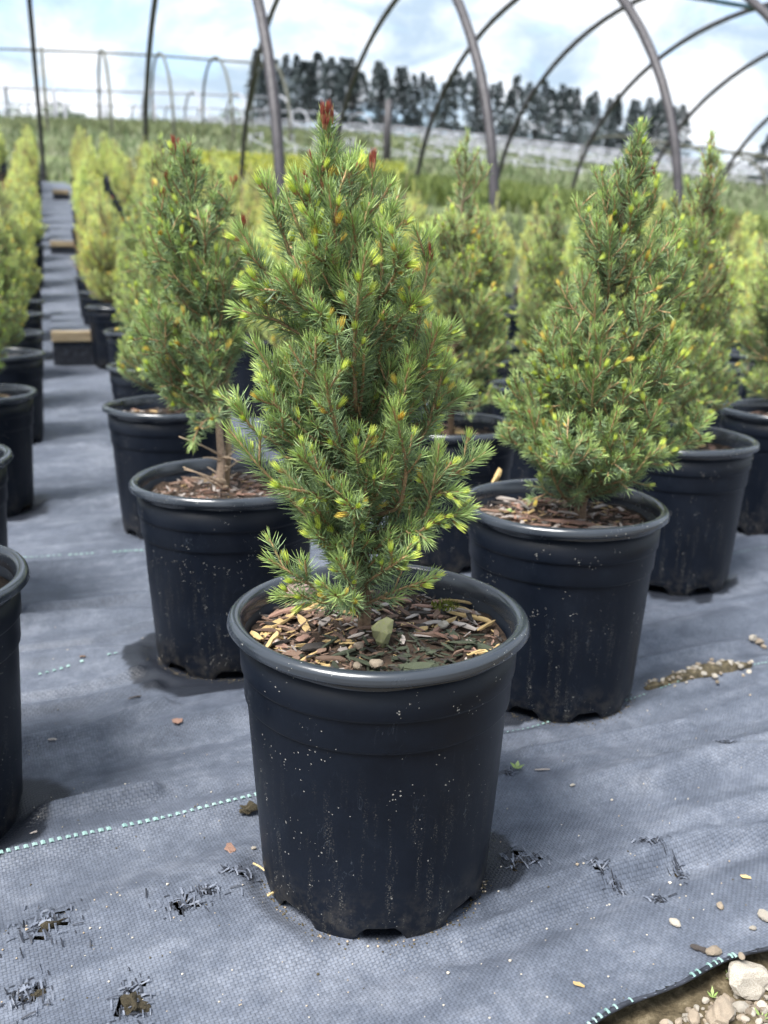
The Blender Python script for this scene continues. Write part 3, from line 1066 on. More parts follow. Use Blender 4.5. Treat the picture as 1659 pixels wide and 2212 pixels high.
BUDC = {'green': ((0.46, 0.62, 0.10), (0.80, 0.86, 0.20)), 'gold': ((0.58, 0.36, 0.12), (0.82, 0.70, 0.16)), 'red': ((0.20, 0.05, 0.03), (0.34, 0.085, 0.055)), 'orange': ((0.40, 0.17, 0.08), (0.55, 0.28, 0.13))}
_bud_cache = {}


def bud_geo(kind):
    """spindle of folded young needles, one unit long: low-poly"""
    if kind not in _bud_cache:
        rs = np.random.default_rng(len(kind))
        c0, c1 = np.array(BUDC[kind][0]), np.array(BUDC[kind][1])
        scale_c = np.array([0.42, 0.25, 0.12])
        V, C, F = [], [], []
        for j in range(13):                   # folded young needles, tips free
            th = j * 2.39996
            rr = 0.19 * math.sqrt((j + 0.5) / 13)
            out = np.array([math.cos(th), math.sin(th), 0])
            tang = np.array([-out[1], out[0], 0]) * 0.05
            z1 = rs.uniform(0.86, 1.12)
            o = len(V)
            b0, m0, t0 = out * 0.05, out * rr * 1.1 + np.array([0, 0, 0.48]), out * rr * 1.55 + np.array([0, 0, z1])
            V += [b0 - tang * 0.7, b0 + tang * 0.7, m0 - tang, m0 + tang, m0 + out * 0.05, t0]
            cc = c0 + (c1 - c0) * rs.uniform(0.2, 1.0)
            C += [c0, c0, cc, cc, cc * 1.05, c1 * 1.1]
            F += [(o, o + 1, o + 4), (o, o + 4, o + 2), (o + 1, o + 3, o + 4), (o + 2, o + 4, o + 5), (o + 4, o + 3, o + 5), (o, o + 2, o + 3), (o, o + 3, o + 1), (o + 2, o + 5, o + 3)]
        for j in range(6):                    # brown scales round the base
            th = j * 1.047
            o = len(V)
            for (r, z, dth) in ((0.08, -0.04, -0.5), (0.08, -0.04, 0.5), (0.20, 0.20, 0.45), (0.20, 0.20, -0.45), (0.215, 0.34, 0)):
                V.append((r * math.cos(th + dth), r * math.sin(th + dth), z))
                C.append(scale_c * rs.uniform(0.8, 1.2))
            F += [(o, o + 1, o + 2), (o, o + 2, o + 3), (o + 3, o + 2, o + 4)]
        _bud_cache[kind] = (np.array(V), [np.array(F)], np.clip(np.array(C), 0, 1))
    return _bud_cache[kind]


BUD_MESH = {}
for kind in BUDC:
    v, fs, c = bud_geo(kind)
    BUD_MESH[kind] = mesh_np('bud_' + kind, v, fs, [M_BUD], color=c)


def pick_buds(rs, shoots, n, size, red_above=9.0, facing=None):
    """(position, direction, size, kind) at shoot tips, and some beside them"""
    out = []
    order = rs.permutation(len(shoots))
    for i in order:
        if len(out) >= n:
            break
        sh = shoots[i]
        pts = sh['pts']
        tip = pts[-1]
        t = unit(pts[-1] - pts[-2])
        if facing is not None and rs.random() > 0.12 and (tip[1] > 0.012 or np.hypot(tip[0], tip[1]) < 0.03):
            continue
        kind = 'red' if tip[2] > red_above and rs.random() < 0.5 else rs.choice(['green', 'green', 'green', 'green', 'gold', 'orange'] if sh['lvl'] == 1 else ['green', 'green', 'green', 'green', 'gold'])
        if rs.random() < 0.4:
            u = rs.uniform(0.45, 0.9)
            f = u * (len(pts) - 1)
            i0 = min(int(f), len(pts) - 2)
            p = pts[i0] + (pts[i0 + 1] - pts[i0]) * (f - i0)
            lat = unit(np.cross(t, rs.normal(0, 1, 3)))
            out.append((p + lat * 0.0015, unit(t * 0.7 + lat * 0.7 + np.array([0, 0, 0.2])), size * rs.uniform(0.6, 1.1), kind))
        else:
            out.append((tip - t * 0.001, unit(t + np.array([0, 0, 0.2])), size * rs.uniform(0.7, 1.25), kind))
    return out


# ------------------------------------------------------------------ nursery pot
RO, HP = 0.1065, 0.200


def pot_meshes(k, name):
    body = [(0.0832, 0.0), (0.0848, 0.006), (0.0858, 0.012), (0.0868, 0.03), (0.0905, 0.085), (0.0936, 0.135), (0.0939, 0.1405), (0.0940, 0.1412), (0.0957, 0.1424), (0.0959, 0.1432), (0.0962, 0.1520), (0.0964, 0.1622), (0.0965, 0.1630), (0.0981, 0.1642), (0.0983, 0.1652), (0.0986, 0.1868),
            (0.0950, 0.1868), (0.0935, 0.165), (0.0915, 0.135), (0.084, 0.02)]
    body = [(r, z * 1.06) for r, z in body]
    v, q = lathe(body, k)
    th = np.arctan2(v[:, 1], v[:, 0])
    # drainage notches in the foot
    ph = (th * 8 / (2 * np.pi)) % 1.0
    nb = sstep(np.abs(ph - 0.5), 0.30, 0.25) if False else 1 - sstep(np.abs(ph - 0.5), 0.19, 0.25)
    for ring, lift in ((0, 0.0105), (1, 0.005), (2, 0.001)):
        sl = slice(ring * k, ring * k + k)
        v[sl, 2] += nb[sl] * lift
    # slight out-of-round and sidewall waviness
    wob = 1 + 0.004 * np.sin(2 * th + 0.7) + 0.002 * np.sin(5 * th + v[:, 2] * 40)
    v[:, :2] *= wob[:, None]
    A = Acc()
    A.add(v, [q])
    vb, qb = lathe([(0.0846, 0.014), (0.001, 0.014)], k)
    A.add(vb, [qb])
    body_me = A.mesh(name, [M_POT], True)
    lip = []
    cx_, cz_ = 0.1013, 0.1944
    for t in np.linspace(-2.3, 2.9, 18):      # rolled lip
        lip.append((cx_ + 0.0050 * math.cos(t), cz_ + 0.0049 * math.sin(t)))
    lip = [(0.0984, 0.1846), (0.0990, 0.1868)] + lip + [(0.0952, 0.190), (0.0948, 0.1855)]
    lip = [(r + (0.0010 if 0.1900 < z < 0.1925 and r > 0.1 else 0), z) for r, z in lip]
    lip = [(r, z + 0.0117) for r, z in lip]
    v, q = lathe(lip, k)
    th = np.arctan2(v[:, 1], v[:, 0])
    v[:, :2] *= (1 + 0.004 * np.sin(2 * th + 0.7) + 0.0012 * np.sin(9 * th))[:, None]
    v[:, 2] += 0.0008 * np.sin(3 * th)
    A = Acc()
    A.add(v, [q])
    return body_me, A.mesh(name + '_rim', [M_RIM], True)


POT_HI = pot_meshes(112, 'pot')
POT_LO = pot_meshes(40, 'pot_small')
ZS = 0.189                                     # level of the potting mix


def soil_mesh(seed, k=30, amp=0.006):
    rs = np.random.default_rng(seed)
    r = np.linspace(0, 0.0938, 16)
    th = np.arange(k) * 2 * np.pi / k
    X = r[:, None] * np.cos(th)
    Y = r[:, None] * np.sin(th)
    Z = ZS + (fbm(X * 60 + seed, Y * 60, 3) - 0.5) * 2 * amp + 0.006 * np.exp(-(r[:, None] / 0.03) ** 2)
    i = np.arange(15)[:, None] * k
    j = np.arange(k)[None]
    j2 = (j + 1) % k
    q = np.stack([i + j, i + j2, i + k + j2, i + k + j], -1).reshape(-1, 4)
    return np.stack([X, Y, Z], -1).reshape(-1, 3), q


def soil_z(x, y, seed, amp):
    return ZS + (fbm(x * 60 + seed, y * 60, 3) - 0.5) * 2 * amp + 0.006 * np.exp(-(x * x + y * y) / 0.0009)


def chip_geo(rs, n=5):
    """splinter of bark, unit length along x"""
    w = rs.uniform(0.14, 0.34)
    t = rs.uniform(0.05, 0.11)
    xs = np.linspace(-0.5, 0.5, n)
    V = []
    bend = rs.normal(0, 0.022)
    tw = rs.normal(0, 0.15)
    for i, x in enumerate(xs):
        e = 1 - 0.35 * abs(2 * x) ** 4
        a, b_ = w * e * rs.uniform(0.6, 1.2) / 2, t * e * rs.uniform(0.7, 1.3) / 2
        zc = bend * (1 - 4 * x * x)
        yc = rs.normal(0, 0.010)
        for (sy, sz) in ((-1, -0.8), (1, -1), (0.85, 1), (-0.9, 0.9)):
            ca, sa = math.cos(tw * x), math.sin(tw * x)
            y, z = sy * a, sz * b_
            V.append((x + rs.normal(0, 0.07) * (i in (0, n - 1)), yc + y * ca - z * sa, zc + y * sa + z * ca))
    F = []
    for i in range(n - 1):
        for j in range(4):
            j2 = (j + 1) % 4
            F.append((i * 4 + j, i * 4 + j2, (i + 1) * 4 + j2, (i + 1) * 4 + j))
    F.append((3, 2, 1, 0))
    F.append(tuple((n - 1) * 4 + j for j in range(4)))
    return np.array(V), [np.array(F)]


CHIP_GEO = [chip_geo(np.random.default_rng(50 + i)) for i in range(8)]
CHIP_MESH = {}
for mi in range(6):
    for gi, (v, f) in enumerate(CHIP_GEO):
        CHIP_MESH[mi, gi] = mesh_np('bark_chip', v, f, [M_CHIP[mi]])


def place_chips(rs, soil, n_obj, n_fine, seed, amp, pal, lmin=0.007, lmax=0.026, rmax=0.089):
    """n_obj separate bark chips plus one heap of crumbs"""
    def spot(i):
        r = rmax * math.sqrt(rs.random())
        th = rs.random() * 2 * math.pi
        return r * math.cos(th), r * math.sin(th)
    for i in range(n_obj):
        x, y = spot(i)
        L = lmin + (lmax - lmin) * rs.random() ** 2.2
        if math.hypot(x, y) + L * 0.45 > 0.0915:
            s = max(0.0915 - L * 0.45, 0.02) / math.hypot(x, y)
            x, y = x * s, y * s
        z = float(soil_z(x, y, seed, amp)) + rs.uniform(0.0008, 0.005)
        mi = pal(rs, x, y)
        W = L * rs.uniform(0.6, 2.4) if L < 0.013 else L * rs.uniform(0.35, 1.1)
        link('bark_chip', CHIP_MESH[mi, int(rs.integers(8))], soil, (x, y, z), (rs.normal(0, 0.25), rs.normal(0, 0.16), rs.uniform(0, 6.283)), (L, W, L * rs.uniform(0.7, 1.4)))
    A = Acc()
    for i in range(n_fine):
        x, y = spot(i)
        L = rs.uniform(0.0022, 0.009)
        v, f = CHIP_GEO[int(rs.integers(8))]
        e = Euler((rs.normal(0, 0.4), rs.normal(0, 0.3), rs.uniform(0, 6.283))).to_matrix()
        A.add((v * np.array([L, L * rs.uniform(0.5, 1.3), L])) @ np.array(e).T + np.array([x, y, float(soil_z(x, y, seed, amp)) + rs.uniform(0, 0.003)]), f, mi=pal(rs, x, y))
    if n_fine:
        tag(link('bark_crumbs', A.mesh('bark_crumbs', M_CHIP), soil), kind='stuff')


def rock_mesh(seed, mat, sub=2, sx=1, sy=1, sz=0.7, amp=0.25):
    import bmesh
    bm = bmesh.new()
    bmesh.ops.create_icosphere(bm, subdivisions=sub, radius=0.5)
    rs = np.random.default_rng(seed)
    off = rs.random(3) * 20
    ws = unit(rs.normal(0, 1, (7, 3)))
    for v in bm.verts:
        p = np.array(v.co)
        n = unit(p)
        k = 1.0
        for w in ws:                           # facets
            dd = n @ w
            if dd > 0.72:
                k -= (dd - 0.72) * 0.9 * amp * 3
        k += amp * (vnoise(n[0] * 2 + off[0] + n[2], n[1] * 2 + off[1] - n[2]) - 0.5)
        v.co = Vector(p * k * np.array([sx, sy, sz]))
    me = bpy.data.meshes.new('rock')
    bm.to_mesh(me)
    bm.free()
    me.materials.append(mat)
    return me


def empty_at(name, x, y, z, rz=0.0):
    return link(name, None, loc=(x, y, z), rot=(0, 0, rz))


def env_from_outline(trunk, rows, Ytree, origin, front=0.9):
    """rows: (y, x_left, x_right) in picture units; gives the crown's radius by height and direction"""
    hs, l, r = [], [], []
    for (y, xl, xr) in rows:
        a, b_ = on_y(xl, y, Ytree) - origin, on_y(xr, y, Ytree) - origin
        h = (a[2] + b_[2]) / 2
        c = at_h(trunk, h)
        hs.append(h)
        l.append(max(c[0] - a[0], 0.004))
        r.append(max(b_[0] - c[0], 0.004))
    o = np.argsort(hs)
    hs, l, r = np.array(hs)[o], np.array(l)[o], np.array(r)[o]

    def env(h, az):
        L, R = np.interp(h, hs, l), np.interp(h, hs, r)
        cx_ = math.cos(az)
        side = R if cx_ > 0 else L
        return side * cx_ * cx_ + front * (L + R) / 2 * (1 - cx_ * cx_)
    return env


def hero(key, label, trunk_px, rows, n_prim, tips_px, seed, dens, nlen, nw, buds, bud_size, chips, crumbs, pal, trad, red_h, side_step=0.014, bare=0.0, pale=0.0, amp=0.006, tone=1.0, extra=None, yellow=1.0, front=0.9, traces=(), shrink=1.0):
    rs = np.random.default_rng(seed)
    P = NEAR[key]
    O = np.array([P[0], P[1], 0.0])
    root = empty_at('potted_spruce', P[0], P[1], 0)
    tag(root, label, 'potted plant', 'potted spruces in black nursery pots')
    pot = link('pot', POT_HI[0], root, rot=(0, 0, 0.45 + seed))
    link('rim', POT_HI[1], pot)
    v, q = soil_mesh(seed, 40, amp)
    soil = link('potting_mix', mesh_np('potting_mix', v, [q], [M_SOIL], smooth=True), root)
    place_chips(rs, soil, chips, crumbs, seed, amp, pal)
    tr = np.array([on_y(x, y, P[1]) - O for (x, y) in trunk_px])
    tr[0] = [tr[0][0], 0.0, ZS - 0.012]
    env = env_from_outline(tr, rows, P[1], O, front)
    tips = []
    for (x, y, dy, rise) in tips_px:
        tips.append((on_y(x, y, P[1] + dy) - O, rise))
    hs = [(on_y(xl, y, P[1]) - O)[2] for (y, xl, xr) in rows]
    shoots = grow(rs, tr, (lambda h_, az_: env(h_, az_) * shrink), n_prim, min(hs) + (0.015 if traces else 0), max(hs) - (0.045 if traces else 0.004), tips, side_step, 0.35, bare)
    more_buds = []
    for (dtip, px) in traces:
        px = px[::-1]
        m = len(px)
        ctl = []
        for i_, (x, y) in enumerate(px):
            q_ = i_ / (m - 1)
            ctl.append(on_y(x, y, P[1] + dtip * (0.35 + 0.65 * q_)) - O)
        ctl = np.array(ctl)
        c0 = at_h(tr, max(ctl[0][2] - 0.012, tr[0][2] + 0.004))
        ctl = np.concatenate([c0[None], ctl])
        tt = np.linspace(0, len(ctl) - 1, 40)
        line = np.array([[np.interp(t_, np.arange(len(ctl)), ctl[:, k_]) for k_ in range(3)] for t_ in tt])
        for _ in range(6):
            line[1:-1] = line[1:-1] * 0.5 + (line[:-2] + line[2:]) * 0.25
        line = line[::3] if len(line[::3]) and np.allclose(line[::3][-1], line[-1]) else np.concatenate([line[::3], line[-1:]])
        Lt = np.linalg.norm(np.diff(line, axis=0), axis=1).sum()
        shoots.append(dict(pts=line, r0=0.0011 + 0.007 * Lt, young=1.0, start=0.16, L=Lt, lvl=1))
        n_ = len(line)
        for sgn in range(int(Lt / 0.021)):        # a few short spurs, and buds in the axils
            u_ = rs.uniform(0.3, 0.9)
            k_ = min(int(u_ * (n_ - 1)), n_ - 2)
            t_ = unit(line[k_ + 1] - line[k_])
            lat = unit(np.cross(t_, rs.normal(0, 1, 3)))
            d_ = unit(t_ * 0.75 + lat * 0.65 + np.array([0, 0, 0.25]))
            l_ = rs.uniform(0.008, 0.022)
            shoots.append(dict(pts=bez(line[k_], line[k_] + d_ * l_ * 0.5, line[k_] + d_ * l_ + np.array([0, 0, 0.15 * l_]), 4), r0=0.0009, young=0.95, start=0.05, L=l_, lvl=2))
            if rs.random() < 0.6:
                more_buds.append((line[k_] + d_ * l_, unit(d_ + np.array([0, 0, 0.3])), bud_size * rs.uniform(0.7, 1.2), rs.choice(['green', 'green', 'green', 'green', 'gold'])))
        for q_ in range(int(rs.integers(1, 4))):
            k_ = int(rs.integers(n_ // 2, n_ - 1))
            t_ = unit(line[k_ + 1] - line[k_])
            lat = unit(np.cross(t_, rs.normal(0, 1, 3) + np.array([0, -0.6, 0])))
            more_buds.append((line[k_] + lat * 0.004, unit(t_ * 0.8 + lat * 0.6), bud_size * rs.uniform(0.8, 1.3), rs.choice(['green', 'green', 'green', 'green', 'gold'])))
    for q in range(26):                         # short upright shoots clothing the leader
        h = tr[-1][2] - 0.008 - 0.0042 * q
        b0 = at_h(tr, h)
        az = q * 2.4
        R = min(max(env(h + 0.012, az), 0.005), 0.03) * rs.uniform(0.7, 1.0) * (0.6 if traces else 1.0)
        tp = b0 + np.array([math.cos(az) * R, math.sin(az) * R, R * 1.1 + 0.006])
        pts = bez(b0, b0 + (tp - b0) * np.array([0.7, 0.7, 0.4]), tp, 5)
        shoots.append(dict(pts=pts, r0=0.0010, young=0.75, start=0.05, L=np.linalg.norm(tp - b0), lvl=2))
    lead = tr[len(tr) // 2:]
    lead = np.array([[np.interp(t, np.linspace(0, 1, len(lead)), lead[:, c]) for c in range(3)] for t in np.linspace(0, 1, 12)])
    shoots.append(dict(pts=lead, r0=0.0022, young=0.8, start=0.0, L=np.linalg.norm(lead[-1] - lead[0]), lvl=1))
    br, tm = wood_mesh(rs, shoots, tr, trad, 'spruce', pale=pale)
    trunk = link('trunk', tm, root)
    link('branches', br, trunk)
    crown = link('crown', needle_mesh(rs, shoots, dens, nlen, nw, 'crown', M_NEEDLE, tone=tone, yellow=yellow), root)
    for (p, d, s, kd) in pick_buds(rs, shoots, buds, bud_size, red_h, True) + more_buds:
        link('bud', BUD_MESH[kd], crown, Vector(p), Vector(d).to_track_quat('Z', 'Y').to_euler(), (s * rs.uniform(0.8, 1.1), s * rs.uniform(0.8, 1.1), s * 1.15))
    if extra:
        extra(rs, root, pot, soil, trunk, crown, O)
    return root


def pal_front(rs, x, y):
    n = float(vnoise(x * 45 + 3, y * 45)) + rs.normal(0, 0.13)
    dark = math.exp(-(((x - 0.028) / 0.056) ** 2 + ((y + 0.04) / 0.044) ** 4))
    if rs.random() < dark * 0.95:
        return int(rs.choice([4, 4, 4, 5]))
    if x < -0.02 and rs.random() < 0.5:
        return int(rs.choice([2, 2, 1, 0, 0]))
    return int(rs.choice([0, 0, 1, 1, 2, 3, 3, 5, 5]))


def pal_brown(rs, x, y):
    return int(rs.choice([0, 0, 1, 1, 1, 2, 3, 3, 3, 5]))


def front_extra(rs, root, pot, soil, trunk, crown, O):
    def chip(x, y, L, W, rz, mi, gi, ry=0.0, rx=0.0, dz=0.004, T=None):
        p = on_z(x, y, ZS + dz) - O
        link('bark_chip', CHIP_MESH[mi, gi], soil, Vector(p), (rx, ry, rz), (L, W, T or L * 0.9))
    chip(600, 1345, 0.034, 0.020, 0.85, 2, 1, -0.12)
    chip(588, 1384, 0.023, 0.030, 1.25, 2, 3, -0.2, 0, 0.006)
    chip(1040, 1410, 0.021, 0.028, 0.25, 2, 4)
    chip(1050, 1352, 0.022, 0.012, 0.9, 2, 0)
    chip(1010, 1330, 0.030, 0.013, -0.5, 2, 5)
    chip(985, 1300, 0.026, 0.012, -0.25, 2, 6)
    chip(735, 1385, 0.022, 0.012, 0.02, 2, 2)
    chip(680, 1398, 0.024, 0.030, 0.8, 5, 7, 0.2, 0.3)
    chip(665, 1420, 0.018, 0.010, 1.0, 2, 0)
    chip(1000, 1350, 0.022, 0.022, -0.7, 3, 2)
    chip(545, 1390, 0.022, 0.036, 2.2, 3, 4)
    chip(935, 1345, 0.014, 0.022, 0.4, 3, 6)
    chip(920, 1370, 0.020, 0.016, -0.1, 3, 1)
    # red-brown winter bud bundles on the leader and two shoulders
    for (x, y, n, s, kind) in ((702, 262, 7, 0.0105, 'red'), (804, 360, 6, 0.0095, 'red'), (528, 505, 2, 0.010, 'red'), (700, 280, 4, 0.008, 'red'), (702, 410, 3, 0.009, 'orange'), (935, 560, 2, 0.009, 'red'), (662, 395, 3, 0.008, 'red')):
        b0 = on_y(x, y, O[1] - 0.006) - O
        for k in range(n):
            d = unit(np.array([rs.normal(0, 0.16), rs.normal(0, 0.16), 1.0]))
            link('bud', BUD_MESH[kind], crown, Vector(b0 + rs.normal(0, 0.0012, 3)), Vector(d).to_track_quat('Z', 'Y').to_euler(), (s * 0.5, s * 0.5, s * rs.uniform(0.8, 1.2)))


# long upright shoots of the front spruce, tip first (picture units), and how far the tip stands in front of the trunk
def _tr(d, *p):
    return (d, [(431.7 + 0.527 * x, 172.5 + 0.527 * y) for x, y in p])


TRACES = [
    _tr(0.0, (705, 335), (708, 480), (692, 620), (672, 770)), _tr(-0.005, (270, 400), (318, 550), (362, 700), (440, 880)), _tr(-0.02, (388, 390), (440, 500), (490, 620)),
    _tr(0.0, (560, 330), (556, 420), (560, 520)), _tr(-0.01, (480, 350), (500, 450), (530, 560)), _tr(-0.045, (528, 430), (550, 600), (562, 750), (552, 870)), _tr(-0.01, (620, 335), (622, 450), (600, 570)), _tr(-0.01, (160, 610), (228, 720), (292, 830), (390, 970)),
    _tr(-0.03, (742, 600), (746, 720), (745, 870), (715, 990)), _tr(-0.06, (682, 700), (655, 850), (640, 1000), (632, 1200), (640, 1330)), _tr(0.0, (940, 630), (931, 780), (910, 930), (878, 1080), (800, 1220)),
    _tr(-0.01, (138, 940), (250, 968), (335, 992), (450, 1075)), _tr(-0.06, (545, 1022), (572, 1110), (622, 1230)), _tr(-0.015, (218, 1070), (290, 1190), (340, 1300), (430, 1410)),
    _tr(-0.01, (1008, 1130), (982, 1250), (935, 1420), (880, 1520)), _tr(-0.005, (1088, 1280), (1015, 1335), (940, 1400)), _tr(-0.065, (512, 1205), (530, 1320), (560, 1440), (605, 1560)),
    _tr(-0.055, (790, 1340), (828, 1480), (850, 1590), (820, 1760)), _tr(-0.02, (145, 1325), (212, 1430), (330, 1500), (460, 1570)), _tr(-0.03, (118, 1430), (228, 1570), (335, 1680), (450, 1800), (560, 1950)),
    _tr(-0.055, (402, 1535), (482, 1610), (580, 1690)), _tr(-0.06, (328, 1668), (440, 1690), (560, 1715)), _tr(-0.02, (980, 1490), (962, 1640), (930, 1780), (850, 1870), (730, 1960)),
    _tr(-0.005, (1172, 1525), (1090, 1580), (1000, 1650), (920, 1710)), _tr(-0.02, (1098, 1780), (1010, 1790), (910, 1815)), _tr(-0.02, (1075, 1690), (990, 1690), (900, 1720)),
    _tr(-0.03, (930, 1890), (880, 1840), (790, 1830)), _tr(-0.035, (282, 1965), (390, 2030), (485, 2090), (610, 2140)), _tr(-0.015, (940, 2050), (840, 2080), (745, 2120), (670, 2150)),
    _tr(-0.035, (318, 2118), (440, 2122), (560, 2150), (630, 2170)), _tr(-0.075, (555, 2110), (590, 2130), (640, 2160)), _tr(-0.04, (882, 900), (842, 960), (760, 1060)), _tr(0.0, (1040, 1045), (962, 1085), (870, 1140)),
    _tr(-0.045, (480, 930), (505, 1010), (560, 1110)), _tr(-0.05, (840, 700), (800, 800), (740, 900)), _tr(-0.02, (200, 840), (290, 880), (400, 960)), _tr(-0.04, (440, 700), (500, 740), (560, 800)),
    _tr(-0.04, (820, 1480), (760, 1600), (690, 1760)), _tr(-0.06, (600, 1720), (640, 1780), (660, 1850)), _tr(-0.03, (450, 1830), (540, 1900), (620, 1990)), _tr(-0.04, (850, 1950), (760, 2010), (680, 2060)),
    _tr(-0.05, (560, 1960), (600, 2040), (640, 2110)), _tr(-0.03, (430, 1740), (520, 1830), (610, 1930)), _tr(-0.03, (720, 1640), (700, 1740), (670, 1840)), _tr(-0.05, (640, 1500), (650, 1600), (655, 1720)),
    _tr(-0.03, (260, 1290), (360, 1380), (470, 1480)), _tr(-0.035, (860, 1180), (820, 1300), (750, 1420)), _tr(-0.04, (330, 780), (400, 900), (500, 1020)), _tr(-0.03, (980, 1010), (930, 1150), (850, 1290)),
    _tr(0.03, (560, 520), (570, 640), (580, 760)), _tr(0.04, (330, 620), (420, 760), (530, 900)), _tr(0.04, (860, 760), (800, 900), (720, 1020)), _tr(0.05, (240, 1180), (360, 1300), (500, 1430)), _tr(0.05, (980, 1380), (880, 1480), (760, 1600)),
    _tr(-0.035, (620, 560), (640, 660), (650, 780)), _tr(-0.03, (460, 560), (490, 650), (540, 760)), _tr(-0.02, (790, 520), (760, 620), (700, 740))]

hero('front', 'sharp spruce in a dusty black pot, nearest the camera in the middle',
     [(787, 1352), (790, 1270), (782, 1100), (768, 900), (748, 700), (728, 500), (712, 360), (702, 258)],
     [(262, 696, 708), (300, 678, 730), (340, 668, 762), (372, 620, 835), (400, 560, 848), (450, 545, 862), (500, 528, 872), (560, 515, 925), (620, 512, 955),
      (700, 515, 975), (760, 540, 980), (850, 545, 992), (900, 505, 985), (960, 508, 990), (1010, 530, 1000), (1060, 560, 985), (1110, 640, 990), (1160, 660, 940), (1210, 690, 890), (1260, 700, 860), (1290, 720, 830)],
     84, [], 11, 2200, 0.0120, 0.00066, 50, 0.0078, 290, 1300, pal_front, 0.0048, 0.497, 0.020, extra=front_extra, traces=TRACES, shrink=0.80)


def right_extra(rs, root, pot, soil, trunk, crown, O):
    p = on_z(1070, 1042, ZS + 0.012) - O
    link('bark_chip', CHIP_MESH[2, 3], soil, Vector(p), (0.2, -1.2, 0.3), (0.036, 0.044, 0.05))
    for (x, y, mi, L, W, rz) in ((1235, 1130, 1, 0.05, 0.035, -0.15), (1330, 1142, 3, 0.05, 0.022, -0.05), (1395, 1085, 3, 0.025, 0.016, 0.9), (1080, 1075, 3, 0.03, 0.02, -0.3), (1180, 1150, 2, 0.018, 0.012, -1.0), (1212, 1160, 2, 0.012, 0.012, -0.9)):
        q = on_z(x, y, ZS + 0.005) - O
        link('bark_chip', CHIP_MESH[mi, int(rs.integers(8))], soil, Vector(q), (0.1, 0.05, rz), (L, W, L * 0.7))
    for (x, y) in ((1095, 1108), (1408, 1092), (1405, 1140)):
        q = on_z(x, y, ZS + 0.004) - O
        A = Acc()
        for k in range(4):
            th = k * 1.6 + rs.random()
            d = np.array([math.cos(th), math.sin(th), 0.5])
            s = np.cross(d, [0, 0, 1.0])
            L = rs.uniform(0.006, 0.011)
            A.add(np.array([[0, 0, 0], d * L * 0.5 + s * L * 0.35, d * L + np.array([0, 0, -0.001]), d * L * 0.5 - s * L * 0.35]), [[[0, 1, 2], [0, 2, 3]]])
        link('seedling', A.mesh('seedling', [M_LEAF]), soil, Vector(q))


hero('right', 'full cone-shaped spruce in the second pot, right of the front one',
     [(1255, 1100), (1262, 1030), (1290, 850), (1320, 650), (1348, 450), (1368, 350), (1388, 272)],
     [(282, 1380, 1392), (320, 1358, 1402), (370, 1340, 1412), (410, 1298, 1420), (450, 1270, 1425), (490, 1225, 1470), (550, 1195, 1480), (620, 1170, 1495), (700, 1140, 1498), (780, 1112, 1490),
      (850, 1090, 1500), (890, 1078, 1510), (950, 1068, 1470), (990, 1080, 1420), (1030, 1150, 1370), (1060, 1190, 1330)],
     112, [(1535, 905, 0.0, 0.03), (1530, 945, -0.02, 0.02), (1300, 372, 0, 0.05), (1242, 430, 0, 0.05), (1470, 480, 0, 0.06), (1500, 570, 0, 0.06), (1420, 390, -0.01, 0.05), (1225, 950, -0.10, 0.03), (1215, 1000, -0.11, 0.02), (1370, 980, -0.08, 0.02), (1080, 940, -0.02, 0.03), (1075, 860, 0, 0.04)],
     23, 1700, 0.0114, 0.00074, 260, 0.0086, 180, 600, pal_brown, 0.006, 0.512, 0.0165, amp=0.007, extra=right_extra)


def left_extra(rs, root, pot, soil, trunk, crown, O):
    A = Acc()                                   # second bare stem and dead twigs
    s = np.array([on_y(x, y, O[1] + 0.008) - O for (x, y) in ((487, 1066), (494, 960), (492, 850), (478, 700))])
    v, f = tube(s, [0.0042, 0.0036, 0.003, 0.002], 8)
    A.add(v, f, (0.34, 0.26, 0.17))
    for k in range(16):
        b0 = on_y(rs.uniform(470, 492), rs.uniform(985, 1060), O[1] - 0.004) - O
        az = rs.uniform(0, 6.28)
        L = rs.uniform(0.012, 0.045)
        d = np.array([math.cos(az), math.sin(az) * 0.8, rs.uniform(0.0, 0.5)])
        if k < 3:
            d = np.array([-1.0, -0.3, 0.45 + 0.1 * k])
            L = 0.045
        v, f = tube(bez(b0, b0 + d * L * 0.5 + np.array([0, 0, 0.004]), b0 + d * L, 5), np.linspace(0.0014, 0.0006, 5), 5)
        A.add(v, f, (0.36, 0.27, 0.19))
    link('dead_stem', A.mesh('dead_stem', [M_TWIG], True), trunk)
    for (x, y, kd) in ((378, 318, 'red'), (408, 335, 'red'), (374, 335, 'red'), (505, 405, 'orange'), (330, 420, 'orange')):
        for k in range(3):
            p = on_y(x + rs.normal(0, 3), y, O[1]) - O
            link('bud', BUD_MESH[kd], crown, Vector(p), (rs.normal(0, 0.15), rs.normal(0, 0.15), 0), (0.0055, 0.0055, 0.013))


hero('left', 'spruce with bare pale lower stems, pot beside the aisle left of the front one',
     [(482, 1068), (478, 980), (470, 850), (462, 700), (440, 550), (415, 420), (392, 320)],
     [(315, 372, 410), (345, 365, 428), (390, 345, 445), (430, 318, 480), (480, 302, 520), (540, 298, 545), (620, 295, 555), (700, 290, 530), (770, 300, 508), (830, 335, 497), (880, 385, 492), (920, 415, 490)],
     82, [(505, 400, 0.0, 0.05), (330, 415, -0.01, 0.05), (440, 470, -0.06, 0.05), (360, 490, -0.05, 0.05), (460, 905, -0.05, 0.02), (415, 965, -0.03, 0.02)],
     37, 1600, 0.0120, 0.00078, 110, 0.0092, 170, 600, pal_brown, 0.0052, 0.50, 0.017, bare=0.10, pale=0.20, extra=left_extra)

